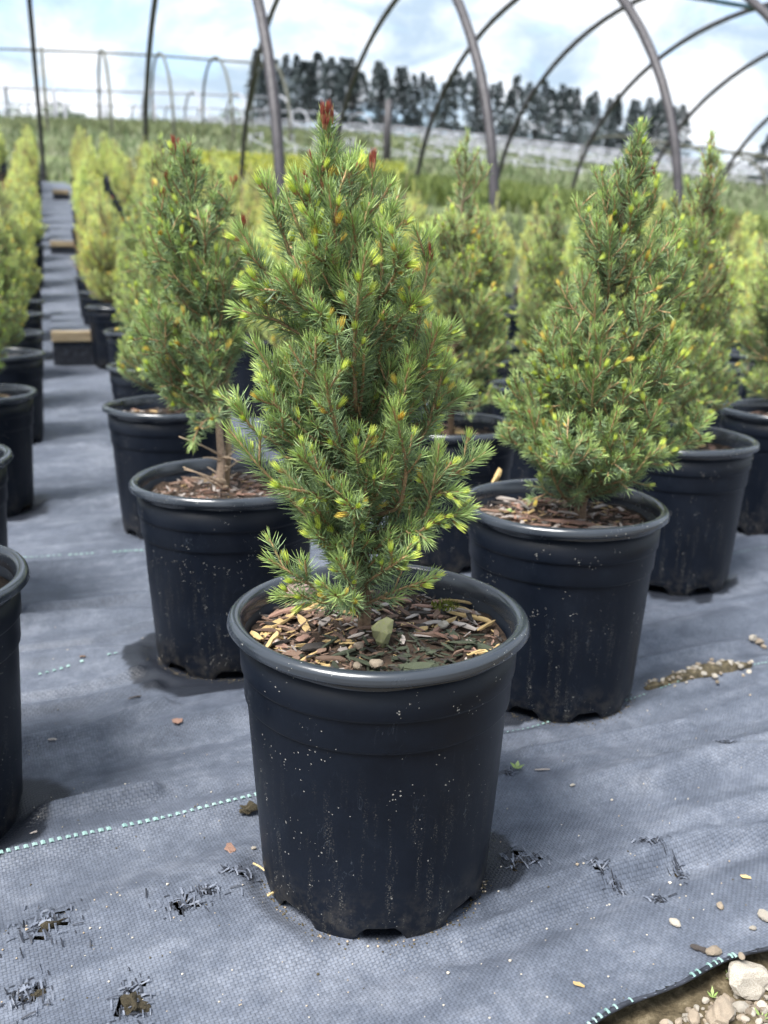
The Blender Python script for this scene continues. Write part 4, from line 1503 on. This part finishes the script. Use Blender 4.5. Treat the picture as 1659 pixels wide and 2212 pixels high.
# ------------------------------------------------------------------ the block behind: five crowns, copied
def bg_env(rs, w):
    a, b_ = rs.uniform(0, 6, 2)

    def env(h, az):
        t = (h - ZS) / 0.41
        prof = np.interp(t, [0, 0.05, 0.12, 0.3, 0.5, 0.75, 0.9, 1.0], [0.2, 0.45, 0.8, 1.0, 0.88, 0.58, 0.30, 0.05])
        return w * prof * (1 + 0.14 * math.sin(2 * az + a) + 0.10 * math.sin(3 * az + b_ + 7 * t))
    return env


VARIANTS = []
for vi in range(6):
    rs = np.random.default_rng(200 + vi)
    lean = rs.normal(0, 0.012, 2)
    tr = np.array([[0, 0, ZS - 0.01], [lean[0] * 0.3, lean[1] * 0.3, ZS + 0.12], [lean[0], lean[1], ZS + 0.41 * rs.uniform(0.93, 1.06)]])
    sh = grow(rs, tr, bg_env(rs, rs.uniform(0.094, 0.112)), 92, ZS + 0.045, tr[-1, 2] - 0.005, (), 0.017, 0.3, 0, False)
    ld = np.linspace(tr[1], tr[2], 8)
    sh.append(dict(pts=ld, r0=0.002, young=0.8, start=0, L=0.2, lvl=1))
    br, tm = wood_mesh(rs, sh, tr, 0.005, 'block_spruce', minr=0.0011)
    bd = pick_buds(rs, sh, 170, 0.011, 0.49)
    cm = needle_mesh(rs, sh, 560, 0.0132, 0.0023, 'block_crown', M_NEEDLE_BG, lo=True, tone=1.2, yellow=1.1, buds_in=bd)
    v, q = soil_mesh(300 + vi, 24, 0.006)
    A = Acc()
    A.add(v, [q], mi=6)
    for i in range(70):
        r, th = 0.086 * math.sqrt(rs.random()), rs.random() * 6.283
        x, y = r * math.cos(th), r * math.sin(th)
        L = rs.uniform(0.008, 0.024)
        vv, ff = CHIP_GEO[int(rs.integers(8))]
        e = Euler((rs.normal(0, 0.3), rs.normal(0, 0.2), rs.uniform(0, 6.283))).to_matrix()
        A.add((vv * np.array([L, L, L])) @ np.array(e).T + np.array([x, y, float(soil_z(x, y, 300 + vi, 0.006)) + 0.002]), ff, mi=int(rs.choice([0, 1, 1, 2, 3, 5])))
    sm = A.mesh('block_mix', M_CHIP + [M_SOIL])
    VARIANTS.append((cm, br, tm, sm))


FINE = []
for vi in range(3):
    rs = np.random.default_rng(260 + vi)
    lean = rs.normal(0, 0.012, 2)
    tr = np.array([[0, 0, ZS - 0.01], [lean[0] * 0.3, lean[1] * 0.3, ZS + 0.12], [lean[0], lean[1], ZS + 0.40 * rs.uniform(0.95, 1.06)]])
    sh = grow(rs, tr, bg_env(rs, rs.uniform(0.084, 0.098)), 96, ZS + 0.06, tr[-1, 2] - 0.005, (), 0.016, 0.35, 0)
    ld = np.linspace(tr[1], tr[2], 8)
    sh.append(dict(pts=ld, r0=0.002, young=0.8, start=0, L=0.2, lvl=1))
    br, tm = wood_mesh(rs, sh, tr, 0.005, 'near_spruce')
    bd = pick_buds(rs, sh, 220, 0.009, 0.51)
    FINE.append((needle_mesh(rs, sh, 1150, 0.0118, 0.00105, 'near_crown', M_NEEDLE, lo=True, tone=1.05, yellow=1.2, buds_in=bd), br, tm))


def block_plant(x, y, label, idx, scale=1.0, hi=False):
    z = float(terrain(x, y))
    root = empty_at('potted_spruce', x, y, z)
    tag(root, label, 'potted plant', 'potted spruces in black nursery pots')
    cm, br, tm, sm = VARIANTS[idx % 6]
    if hi:
        cm, br, tm = FINE[idx % 3]
    pm = POT_HI if hi else POT_LO
    rz = rng.uniform(0, 6.28)
    pot = link('pot', pm[0], root, rot=(0, 0, rng.uniform(0, 6.28)))
    link('rim', pm[1], pot)
    link('potting_mix', sm, root, rot=(0, 0, rng.uniform(0, 6.28)))
    s = (rng.uniform(0.95, 1.05) if hi else rng.uniform(0.82, 1.08)) * scale
    lift = ZS * (1 - s)
    tr = link('trunk', tm, root, (0, 0, lift), (0, 0, rz), s)
    link('branches', br, tr)
    link('crown', cm, root, (0, 0, lift), (0, 0, rz), s)
    if not hi:
        for ch in root.children:
            if ch.name.startswith(('crown', 'trunk')):
                ch.rotation_euler = (rng.normal(0, 0.03), rng.normal(0, 0.03), rz)
    return root


LABELS = {
    'aisle1': 'spruce in a black pot, directly behind the bare-stemmed one along the aisle',
    'aisle2': 'third potted spruce from the front along the right side of the aisle',
    'aisle3': 'fourth potted spruce from the front along the right side of the aisle',
    'right2': 'broad spruce in the black pot just behind and right of the cone-shaped one',
    'right3': 'potted spruce cut off by the right picture edge',
    'mid1': 'potted spruce half hidden behind the front spruce, brown mulch showing on its right',
    'mid2': 'potted spruce hidden behind the left flank of the cone-shaped spruce',
    'mid3': 'potted spruce with a browned twig in the gap between the two largest plants',
    'mid4': 'potted spruce whose grey rim curves out behind the cone-shaped spruce',
    'mid5': 'farthest potted spruce whose rim shows in the gap between the two largest plants',
    'edge1': 'black pot cut off by the left picture edge, nearest the camera',
    'edge2': 'second black pot from the front along the left picture edge',
    'edge3': 'third black potted spruce from the front on the left of the aisle',
    'edge4': 'fourth black potted spruce from the front on the left of the aisle',
    'edge5': 'fifth potted spruce on the left of the aisle, just before the timber step',
}
for i, (k, lab) in enumerate(LABELS.items()):
    p = NEAR[k]
    block_plant(p[0], p[1], lab, i + 1, {'right2': 1.0, 'edge1': 0.62, 'edge2': 0.7, 'mid2': 0.9, 'mid3': 0.95}.get(k, 1.0), True)

ORD = ['first', 'second', 'third', 'fourth', 'fifth', 'sixth', 'seventh', 'eighth', 'ninth', 'tenth', 'eleventh', 'twelfth', 'thirteenth', 'fourteenth',
       'fifteenth', 'sixteenth', 'seventeenth', 'eighteenth', 'nineteenth', 'twentieth', 'twenty-first', 'twenty-second', 'twenty-third', 'twenty-fourth', 'twenty-fifth']
cnt = {'aisle_right': 4, 'aisle_left': 5}
for i, (x, y, side, a, b_) in enumerate(sorted(spots, key=lambda s: s[3])):
    if side in ('aisle_right', 'aisle_left'):
        lab = '%s potted spruce from the front along the %s side of the aisle' % (ORD[cnt[side]], 'right' if side == 'aisle_right' else 'left')
        cnt[side] += 1
    else:
        j = int(''.join(ch for ch in side if ch.isdigit()))
        cnt[side] = cnt.get(side, 0) + 1
        lab = 'blurred potted spruce, %s column %s of the aisle, %s behind the front pots' % (ORD[j], 'left' if side.startswith('left') else 'right', ORD[min(cnt[side] - 1, 24)])
    block_plant(x, y, lab, i * 5 + (i // 3))

# ------------------------------------------------------------------ small things lying about
def thing_mesh(name, me, label, cat, loc, rot=(0, 0, 0), scale=1.0, group=None):
    return tag(link(name, me, None, loc, rot, scale), label, cat, group)


def lie(x, y, dz=0.0):
    P = on_z(x, y)
    return (P[0], P[1], float(fabric_z(P[0], P[1])) + dz)


Pf = NEAR['front']
q = on_z(822, 1372, ZS + 0.012)
thing_mesh('stone', rock_mesh(3, M_MOSSROCK, 2, 0.8, 0.5, 1.3, 0.75), 'mossy grey-green stone standing in the mulch of the front pot', 'stone', (q[0], q[1], ZS + 0.010), (0.25, 0.15, 0.2), 0.0235)
q = on_z(648, 1275, ZS + 0.01)
thing_mesh('bark_chunk', rock_mesh(5, M_PINKBARK, 3, 1.3, 0.7, 0.75, 0.35), 'pinkish bark chunk at the back left inside the front pot', 'bark', (q[0], q[1], ZS + 0.010), (0.2, 0.1, 0.15), 0.026)
for (x, y, s, lab) in ((772, 1441, 0.007, 'small pink-grey pebble at the front edge inside the front pot'), (812, 1436, 0.010, 'tan pebble at the front edge inside the front pot'),
                       (775, 1398, 0.008, 'reddish pebble left of the mossy stone in the front pot'), (958, 1352, 0.009, 'grey pebble in the mulch right of the front trunk')):
    q = on_z(x, y, ZS + 0.006)
    thing_mesh('pebble', rock_mesh(int(x), M_STONE2 if x != 958 else M_STONE, 2), lab, 'pebble', (q[0], q[1], ZS + 0.007), (0, 0, x), s)
# moss tuft
q = on_z(962, 1318, ZS + 0.004)
A = Acc()
for k in range(120):
    r, th = 0.011 * math.sqrt(rng.random()), rng.random() * 6.283
    p = np.array([r * math.cos(th), r * math.sin(th), 0])
    d = unit(np.array([rng.normal(0, 0.5), rng.normal(0, 0.5), 1.0]))
    s = unit(np.cross(d, rng.normal(0, 1, 3))) * 0.0006
    A.add(np.array([p - s, p + s, p + d * 0.004]), [[[0, 1, 2]]])
thing_mesh('moss_tuft', A.mesh('moss_tuft', [M_MOSS]), 'yellow-green moss tuft on the mulch right of the front trunk', 'moss', (q[0], q[1], ZS + 0.007))

# stones and grit on the fabric
CH = lambda mi, gi: CHIP_MESH[mi, gi]
for (x, y, mi, L, W, rz, lab) in (
        (385, 1580, 1, 0.0095, 0.026, 0.4, 'reddish bark chip on the fabric midway between the front pot and the left edge'),
        (498, 1848, 1, 0.0125, 0.030, 2.0, 'pinkish bark flake on the fabric left of the front pot base'),
        (116, 1628, 3, 0.008, 0.018, 0.1, 'pale wood flake on the fabric near the left edge pot'),
        (180, 1437, 0, 0.007, 0.018, 0.1, 'tiny brown chip on the fabric beside the broken marker thread'),
        (292, 1518, 5, 0.014, 0.010, 0.6, 'dark twig bit on the fabric left of the bare-stemmed spruce pot'),
        (1170, 1683, 3, 0.013, 0.007, 0.15, 'pinkish splinter on the fabric right of the front pot'),
        (75, 1820, 3, 0.006, 0.014, 0.7, 'pale sliver on the fabric just above the long marker thread'),
        (1610, 1900, 2, 0.007, 0.014, -0.2, 'small tan chip on the fabric at the right picture edge'),
        (1512, 2055, 5, 0.012, 0.02, -0.4, 'dark curled bark flake on the fabric above the stony corner'),
        (1250, 2130, 2, 0.007, 0.012, -0.4, 'tiny tan splinter on the fabric near the bottom right hem')):
    thing_mesh('wood_chip', CH(mi, int(x) % 8), lab, 'wood chip', lie(x, y, 0.0018), (0.1, 0.05, rz), (L, W, L))
for (x, y, s, lab) in (
        (1457, 2003, 0.0085, 'oval pale pebble lying alone on the fabric at the right'), (1540, 2063, 0.011, 'flat tan pebble beside the stitched hem'),
        (1650, 1990, 0.011, 'grey pebble cut off by the right edge above the hem'), (1555, 1965, 0.007, 'small dark pebble with a pale top on the right fabric'),
        (1235, 1715, 0.0045, 'tiny white pebble on the fabric right of the front pot'), (1625, 2012, 0.005, 'tiny pale pebble on the fabric just above the hem'),
        (548, 1843, 0.004, 'small grey pebble touching the left foot of the front pot'), (1600, 2080, 0.006, 'tan pebble resting on the hem')):
    thing_mesh('pebble', rock_mesh(int(x) + 1, M_STONE2 if 'tan' in lab or 'dark' in lab else M_STONE, 2, 1.2, 0.8, 0.6), lab, 'pebble', lie(x, y, s * 0.25), (0, 0, x * 0.7), s)
thing_mesh('soil_clod', rock_mesh(77, M_CLOD, 3, 1.5, 0.8, 0.7, 0.9), 'mossy brown clod on the fabric beside the long marker thread', 'clod', lie(536, 1752, 0.004), (0, 0, 0.5), 0.0125)
thing_mesh('soil_clod', rock_mesh(79, M_CLOD, 3, 1.0, 1.1, 0.9, 0.9), 'rounded mossy clod pushing up through the bottom tear', 'clod', lie(287, 2186, 0.0), (0, 0, 0.5), 0.018)
thing_mesh('soil_clod', rock_mesh(81, M_CLOD, 3, 1.5, 0.9, 0.7, 0.9), 'brown clod showing in the largest left tear', 'clod', lie(112, 2022, -0.004), (0, 0, 0.9), 0.022)
thing_mesh('soil_clod', rock_mesh(83, M_CLOD, 3, 1.2, 0.9, 0.6, 0.9), 'brown clod showing in the bottom left corner tear', 'clod', lie(70, 2176, -0.004), (0, 0, 0.2), 0.018)
# straw by the front pot's foot
A = Acc()
p0, p1 = np.array(lie(548, 1884, 0.004)), np.array(lie(606, 1940, 0.006))
A.add(*tube(bez(p0, (p0 + p1) / 2 + np.array([0.002, 0, 0.006]), p1, 6), 0.0008, 5))
p2 = np.array(lie(578, 1948, 0.003))
A.add(*tube(bez(p1, (p1 + p2) / 2 + np.array([0, 0, 0.002]), p2, 4), 0.0008, 5))
thing_mesh('straw', A.mesh('straw', [M_STRAW]), 'dry straw leaning at the left foot of the front pot', 'straw', (0, 0, 0))
# small green-brown leaf bud on the fabric
A = Acc()
for k in range(5):
    th = k * 1.3
    d = np.array([math.cos(th), math.sin(th), 0.6])
    s = np.cross(d, [0, 0, 1.0])
    L = 0.007
    A.add(np.array([[0, 0, 0], d * L * 0.5 + s * L * 0.3, d * L, d * L * 0.5 - s * L * 0.3]), [[[0, 1, 2], [0, 2, 3]]])
thing_mesh('leaf_sprig', A.mesh('leaf_sprig', [M_LEAF]), 'tiny green leaf sprig poking up right of the front pot', 'sprig', lie(1115, 1682, 0.001))

# gravel washed onto the fabric at the right
drift = link('gravel_drift', None, loc=lie(1505, 1466))
tag(drift, 'narrow drift of pale gravel and soil on the fabric at the right', 'gravel')
ROCKS = [rock_mesh(400 + i, M_STONE if i % 2 else M_STONE2, 2, 1.2, 0.9, 0.75) for i in range(8)]
d0 = np.array(drift.location)
A = Acc()
hx_ = [lie(x, y) for x, y in ((1395, 1494), (1450, 1482), (1500, 1468), (1560, 1452), (1620, 1444))]
hx_ = np.array(hx_)
hx_ = np.array([[np.interp(t, np.linspace(0, 1, 5), hx_[:, k]) for k in range(3)] for t in np.linspace(0, 1, 14)])
v, f = tube(hx_ - d0, [0.003, 0.004, 0.005, 0.007, 0.008, 0.009, 0.010, 0.010, 0.011, 0.011, 0.010, 0.008, 0.006, 0.003], 8)
v[:, 2] = v[:, 2] * 0.7
v += rng.normal(0, 0.0012, v.shape)
A.add(v, f)
link('soil_ridge', A.mesh('soil_ridge', [M_CLOD]), drift)
for k in range(64):
    t = rng.random()
    c = np.array([np.interp(t, np.linspace(0, 1, 14), hx_[:, j]) for j in range(3)])
    s = rng.uniform(0.003, 0.0078) * (1.1 if t > 0.4 else 0.8)
    off = np.array([rng.normal(0, 0.004), rng.normal(0, 0.009), 0])
    link('pebble', ROCKS[int(rng.integers(8))], drift, Vector(c + off - d0 + np.array([0, 0, 0.0055 * math.exp(-(off[1] / 0.008) ** 2) + s * 0.2])), (0, 0, rng.random() * 6), s)
for (x, y, s) in ((1640, 1385, 0.011), (1652, 1388, 0.008), (1625, 1384, 0.012)):
    thing_mesh('pebble', ROCKS[int(x) % 8], {1640: 'brown pebble between two pale ones at the right edge', 1652: 'pale pebble half cut by the right picture edge', 1625: 'white pebble leading a short row at the right edge'}[x], 'pebble', lie(x, y, s * 0.3), (0, 0, x), s)

# pebbles of the bare soil in the corner
def corner_spot():
    while True:
        x, y = rng.uniform(1290, 1720), rng.uniform(2050, 2300)
        P = on_z(x, y, -0.012)
        if (P[:2] - E0) @ EN < -0.006:
            return P
for k in range(290):
    P = corner_spot()
    s = rng.uniform(0.0022, 0.0065) if k > 22 else rng.uniform(0.006, 0.011)
    link('pebble', ROCKS[int(rng.integers(8))], ground, (P[0], P[1], float(ground_z(P[0], P[1])) + s * 0.2), (rng.normal(0, 0.3), rng.normal(0, 0.3), rng.random() * 6), s)
P = on_z(1612, 2118, -0.01)
thing_mesh('stone', rock_mesh(500, M_STONE, 3, 1.15, 0.85, 0.8, 0.35), 'large pale angular stone in the stony soil of the bottom right corner', 'stone', (P[0], P[1], float(ground_z(P[0], P[1])) + 0.006), (0, 0, 0.4), 0.031)
P = on_z(1555, 2195, -0.01)
thing_mesh('stone', rock_mesh(502, M_STONE2, 3, 1.2, 0.9, 0.75, 0.35), 'pinkish angular stone at the bottom edge of the stony corner', 'stone', (P[0], P[1], float(ground_z(P[0], P[1])) + 0.004), (0, 0, 1.0), 0.021)
for (x, y, lab) in ((1540, 2150, 'yellow-green seedling between pebbles at the bottom right'), (1600, 2168, 'pale green seedling rosette near the bottom right corner'), (1580, 2105, 'green sprout touching the large pale stone'), (1645, 2200, 'yellow leaf tuft in the extreme bottom right corner')):
    P = on_z(x, y, -0.01)
    A = Acc()
    for k in range(6):
        th = k * 1.05 + rng.random() * 0.4
        d = np.array([math.cos(th), math.sin(th), rng.uniform(0.4, 1.2)])
        s = unit(np.cross(d, [0, 0, 1.0]))
        L = rng.uniform(0.003, 0.006)
        A.add(np.array([[0, 0, 0], d * L * 0.5 + s * L * 0.2, d * L, d * L * 0.5 - s * L * 0.2]), [[[0, 1, 2], [0, 2, 3]]])
    thing_mesh('seedling', A.mesh('seedling', [M_LEAF]), lab, 'seedling', (P[0], P[1], float(ground_z(P[0], P[1]))))

# grit scattered over the fabric
A = Acc()
gv, gf = rock_mesh(900, M_STONE, 1), None
gvv = np.array([v.co[:] for v in gv.vertices])
gff = np.array([p.vertices[:] for p in gv.polygons])
for k in range(420):
    x, y = rng.uniform(-40, 1700), 1250 + 960 * rng.random() ** 0.7
    P = on_z(x, y)
    if (P[:2] - E0) @ EN < 0.006 or np.min(np.hypot(*(near_pts - P[:2]).T)) < 0.09:
        continue
    s = rng.uniform(0.0006, 0.002) * (1 if rng.random() < 0.93 else 1.7)
    A.add(gvv * s + np.array([P[0], P[1], float(fabric_z(P[0], P[1])) + s * 0.25]), [gff], mi=int(rng.choice([0, 0, 1, 2])))
tag(link('grit', A.mesh('grit', [M_STONE, M_STONE2, M_CLOD])), 'pale sand grains scattered over the woven fabric', 'grit', kind='stuff')
# loose soil under the pot feet
for key in ('front', 'right', 'left'):
    A = Acc()
    p = NEAR[key]
    for k in range(190):
        th = rng.uniform(-2.9, -0.2)
        r = rng.normal(0.0850, 0.0032)
        s = rng.uniform(0.0007, 0.0022)
        X, Y = p[0] + r * math.cos(th), p[1] + r * math.sin(th)
        A.add(gvv * s + np.array([X, Y, float(fabric_z(X, Y)) + s * 0.2]), [gff], mi=int(rng.choice([0, 0, 0, 0, 0, 1])))
    tag(link('spilled_soil', A.mesh('spilled_soil', [M_CLOD, M_STONE2])), {'front': 'dark crumbs of soil round the foot of the front pot', 'right': 'soil crumbs round the foot of the cone-shaped spruce pot', 'left': 'soil crumbs round the foot of the bare-stemmed spruce pot'}[key], 'soil', kind='stuff')

# ------------------------------------------------------------------ field behind
def blades(name, n, sampler, h0, h1, w, cols, label, cat):
    rs = np.random.default_rng(len(name))
    P = np.array([sampler(rs) for _ in range(n)])
    z = terrain(P[:, 0], P[:, 1]) - 0.014
    dist = P[:, 1]
    h = rs.uniform(h0, h1, n) * (1 + 0.02 * dist)
    ww = w * (0.6 + 0.09 * dist)
    d = rs.normal(0, 0.35, (n, 2))
    ang = rs.uniform(0, np.pi, n)
    s = np.stack([np.cos(ang), np.sin(ang) * 0.4, np.zeros(n)], -1) * (ww / 2)[:, None]
    B = np.column_stack([P[:, :2], z])
    T = B + np.column_stack([d * h[:, None], h])
    Mi = B + np.column_stack([d * h[:, None] * 0.3, h * 0.55])
    V = np.stack([B - s, B + s, Mi + s * 0.8, Mi - s * 0.8, T], 1).reshape(-1, 3)
    o = np.arange(n)[:, None] * 5
    c = np.array(cols)[rs.integers(0, len(cols), n)] * rs.uniform(0.7, 1.3, (n, 1))
    C = np.stack([c * 0.9, c * 0.9, c, c, c * 1.2], 1).reshape(-1, 3)
    me = mesh_np(name, V, [o + np.array([[0, 1, 2, 3]]), o + np.array([[3, 2, 4]])], [M_GRASS], color=np.clip(C, 0, 0.9))
    tag(link(name, me), label, cat, kind='stuff')


def samp(x0, x1, Y0, Y1, wob=0.0):
    def f(rs):
        x = rs.uniform(x0, x1)
        Y = rs.uniform(Y0, Y1) + wob * (x - x0) / (x1 - x0)
        P = ground_at(x, Y)
        return P[0], P[1]
    return f


def samp_field(rs):
    while True:
        x = rs.uniform(-60, 1720)
        tan = (x - 829.5) / FPX
        Y = 4.6 + 34 * rs.random() ** 1.8
        if Y > y_max(tan) + 0.5:
            P = ground_at(x, Y)
            if vnoise(P[0] * 0.4, P[1] * 0.7) > 0.25:
                return P[0], P[1]


blades('weeds', 26000, samp_field, 0.05, 0.16, 0.02, [(0.16, 0.20, 0.10), (0.20, 0.23, 0.13), (0.11, 0.15, 0.07), (0.24, 0.25, 0.16)], 'low grey-green weeds covering the field behind the spruce block', 'weeds')
blades('grass', 16000, samp(820, 1740, 10.8, 12.6, -1.0), 0.10, 0.22, 0.025, [(0.16, 0.20, 0.06), (0.21, 0.25, 0.08), (0.10, 0.14, 0.05)], 'bright green grass strip crossing the field at the right', 'grass')
blades('grass', 12000, samp(-60, 900, 22, 27, 0), 0.10, 0.22, 0.02, [(0.16, 0.19, 0.09), (0.20, 0.22, 0.11), (0.11, 0.14, 0.07)], 'green grass strip under the far hoop frames at the left', 'grass')
blades('yellow_shrubs', 9000, samp(425, 870, 12.6, 15.6, 0.3), 0.06, 0.16, 0.03, [(0.50, 0.48, 0.06), (0.38, 0.40, 0.07), (0.27, 0.31, 0.08), (0.20, 0.25, 0.08)], 'bed of bright yellow foliage behind the spruce block', 'shrubs')

# ------------------------------------------------------------------ tree row on the skyline
def conifer_geo(seed, bare, wide):
    rs = np.random.default_rng(seed)
    n = 3200
    h = bare + (1 - bare) * rs.random(n) ** 0.95
    rel = (h - bare) / (1 - bare)
    R = wide * np.interp(rel, [0, 0.08, 0.35, 0.7, 0.9, 1], [0.6, 1.0, 0.95, 0.52, 0.2, 0.02])
    az = rs.random(n) * 6.283
    lay = np.sin(rel * 40 + np.sin(az * 3 + seed) * 2) > -0.35
    gapn = vnoise(az * 1.6 + seed * 3.1, rel * 9 + seed) > 0.40
    keep = lay & gapn
    h, R, az = h[keep], R[keep], az[keep]
    n = len(h)
    r = R * np.sqrt(rs.random(n)) * rs.uniform(0.85, 1.1, n)
    p = np.stack([r * np.cos(az), r * np.sin(az), h - 0.05 * r / max(wide, 1e-3) * 0.4], -1)
    d = unit(np.stack([np.cos(az), np.sin(az), rs.normal(-0.1, 0.35, n)], -1))
    s = unit(np.cross(d, rs.normal(0, 1, (n, 3))))
    L = rs.uniform(0.022, 0.05, n)[:, None]
    W = L * 0.42
    V = np.stack([p - s * W * 0.5, p + d * L * 0.5 - s * W, p + d * L, p + d * L * 0.5 + s * W], 1).reshape(-1, 3)
    o = np.arange(n)[:, None] * 4
    c = np.array([0.085, 0.105, 0.108]) * rs.uniform(0.6, 1.5, (n, 1))  # foliage colour lightened and greyed to carry distance haze
    C = np.repeat(c[:, None], 4, 1).reshape(-1, 3)
    crown = mesh_np('conifer_crown', V, [o + np.array([[0, 1, 2, 3]])], [M_PINE], color=C)
    A = Acc()
    v, f = tube([(0, 0, -0.05), (0.004, 0, 0.4), (0, 0.004, 0.97)], [0.014, 0.010, 0.002], 7)
    A.add(v, f, (0.07, 0.06, 0.055))
    for k in range(14):
        b0 = np.array([0, 0, bare + (1 - bare) * k / 15])
        az = k * 2.4
        v, f = tube([b0, b0 + np.array([math.cos(az), math.sin(az), 0.25]) * wide * 0.8], [0.004, 0.001], 4)
        A.add(v, f, (0.07, 0.06, 0.055))
    return crown, A.mesh('conifer_trunk', [M_TWIG], True)


CON = [conifer_geo(600 + i, b_, w) for i, (b_, w) in enumerate(((0.16, 0.17), (0.22, 0.15), (0.12, 0.18), (0.24, 0.19), (0.18, 0.14)))]
rs = np.random.default_rng(5)
xs_ = np.linspace(566, 1452, 50) + rs.normal(0, 6, 50)
for i, x in enumerate(xs_):
    Y = 66 + rs.normal(0, 1.6)
    P = ground_at(x, Y)
    z = float(ground_z(P[0], P[1])) - 0.1
    ytop = np.interp(x, [560, 700, 900, 1150, 1450], [118, 124, 154, 176, 226]) + rs.normal(1, 10)
    ztop = on_y(x, ytop, Y)[2]
    root = empty_at('conifer_tree', P[0], P[1], z, rs.random() * 6)
    root['label'] = 'dark gappy conifer on the skyline, %s' % (['leftmost', ][0] + ' of the far tree row' if i == 0 else 'rightmost of the far tree row' if i == 49 else (ORD[i] + ' from the left in the far row') if i < 25 else (ORD[49 - i] + ' from the right in the far row'))
    root['category'] = 'tree'
    root['group'] = 'conifer row on the skyline'
    H = ztop - z
    c, t = CON[int(rs.integers(5))]
    W = rs.uniform(0.85, 1.2)
    link('crown', c, root, scale=(H * W * 1.05, H * W * 1.05, H))
    link('trunk', t, root, scale=(H * 0.8, H * 0.8, H))
for (x, Y, ytop, wx, lab) in ((1640, 30, 292, 1.9, 'broad dark evergreen at the right picture edge'), (1690, 33, 270, 2.0, 'second dark evergreen mostly beyond the right picture edge')):
    P = ground_at(x, Y)
    z = float(ground_z(P[0], P[1])) - 0.1
    root = empty_at('conifer_tree', P[0], P[1], z)
    tag(root, lab, 'tree')
    H = on_y(x, ytop, Y)[2] - z
    link('crown', CON[2][0], root, scale=(H * wx, H * wx, H))
    link('trunk', CON[2][1], root, scale=(H, H, H))

# soft shrubs and pale tunnels along the left skyline
def shrub_geo(seed):
    rs = np.random.default_rng(seed)
    n = 900
    p = unit(rs.normal(0, 1, (n, 3))) * (rs.random(n) ** 0.4)[:, None] * 0.5
    p[:, 2] = np.abs(p[:, 2]) * 1.3
    p *= (0.8 + 0.4 * vnoise(p[:, 0] * 5 + seed, p[:, 1] * 5 + p[:, 2] * 5))[:, None]
    d = unit(rs.normal(0, 1, (n, 3)))
    s = unit(np.cross(d, rs.normal(0, 1, (n, 3))))
    L = 0.07
    V = np.stack([p, p + d * L * 0.5 - s * 0.03, p + d * L, p + d * L * 0.5 + s * 0.03], 1).reshape(-1, 3)
    o = np.arange(n)[:, None] * 4
    C = np.repeat((np.array([0.11, 0.15, 0.09]) * rs.uniform(0.6, 1.4, (n, 1)))[:, None], 4, 1).reshape(-1, 3)
    A = Acc()
    v, f = tube([(0, 0, -0.05), (0, 0, 0.3)], [0.03, 0.015], 6)
    A.add(v, f, (0.1, 0.08, 0.06))
    return mesh_np('shrub_crown', V, [o + np.array([[0, 1, 2, 3]])], [M_PINE], color=C), A.mesh('shrub_stem', [M_TWIG])


SHR = [shrub_geo(i) for i in range(3)]
for i, (x, Y, s) in enumerate(((20, 62, 1.6), (60, 70, 2.4), (150, 66, 2.6), (185, 72, 2.0), (245, 64, 1.5), (330, 68, 1.9), (400, 70, 1.6), (470, 66, 1.8), (520, 72, 2.6), (545, 68, 2.0))):
    P = ground_at(x, Y)
    root = empty_at('shrub', P[0], P[1], float(ground_z(P[0], P[1])), i)
    tag(root, 'hazy round bush, %s from the left on the left skyline' % ORD[i], 'bush', 'bushes on the left skyline')
    c, t = SHR[i % 3]
    link('crown', c, root, scale=(s * 1.3, s * 1.3, s))
    link('stem', t, root, scale=s)
M_POLY = simple_mat('pale_polythene', (0.50, 0.52, 0.56), (0.68, 0.70, 0.74), 2.0, 0.4, 0.1, 0.01)
M_END = simple_mat('grey_end_wall', (0.30, 0.30, 0.33), (0.42, 0.42, 0.46), 2.0, 0.6, 0.1, 0.01)
for (x, Y, L, R, lab) in ((230, 82, 7, 1.5, 'pale polythene tunnel far off at the left, between bushes'), (430, 84, 9, 1.5, 'long pale polythene tunnel far off behind the left hoops'), (20, 80, 6, 1.8, 'grey tunnel far off at the left picture edge')):
    P = ground_at(x, Y)
    root = empty_at('polythene_tunnel', P[0], P[1], float(ground_z(P[0], P[1])) - 0.1, H_AISLE)
    tag(root, lab, 'greenhouse', 'polythene tunnels far off')
    th = np.linspace(0, np.pi, 15)
    A = Acc()
    a = np.column_stack([np.full(15, -L / 2), R * np.cos(th), R * np.sin(th) * 1.1])
    b_ = a + np.array([L, 0, 0])
    i = np.arange(14)
    A.add(np.concatenate([a, b_]), [np.stack([i, i + 1, i + 16, i + 15], -1)])
    link('cover', A.mesh('cover', [M_POLY], True), root)
    A = Acc()
    A.add(a + np.array([0.01, 0, 0]), [np.arange(15)[None]])
    A.add(b_ - np.array([0.01, 0, 0]), [np.arange(15)[None, ::-1]])
    link('end_wall', A.mesh('end_wall', [M_END]), root)
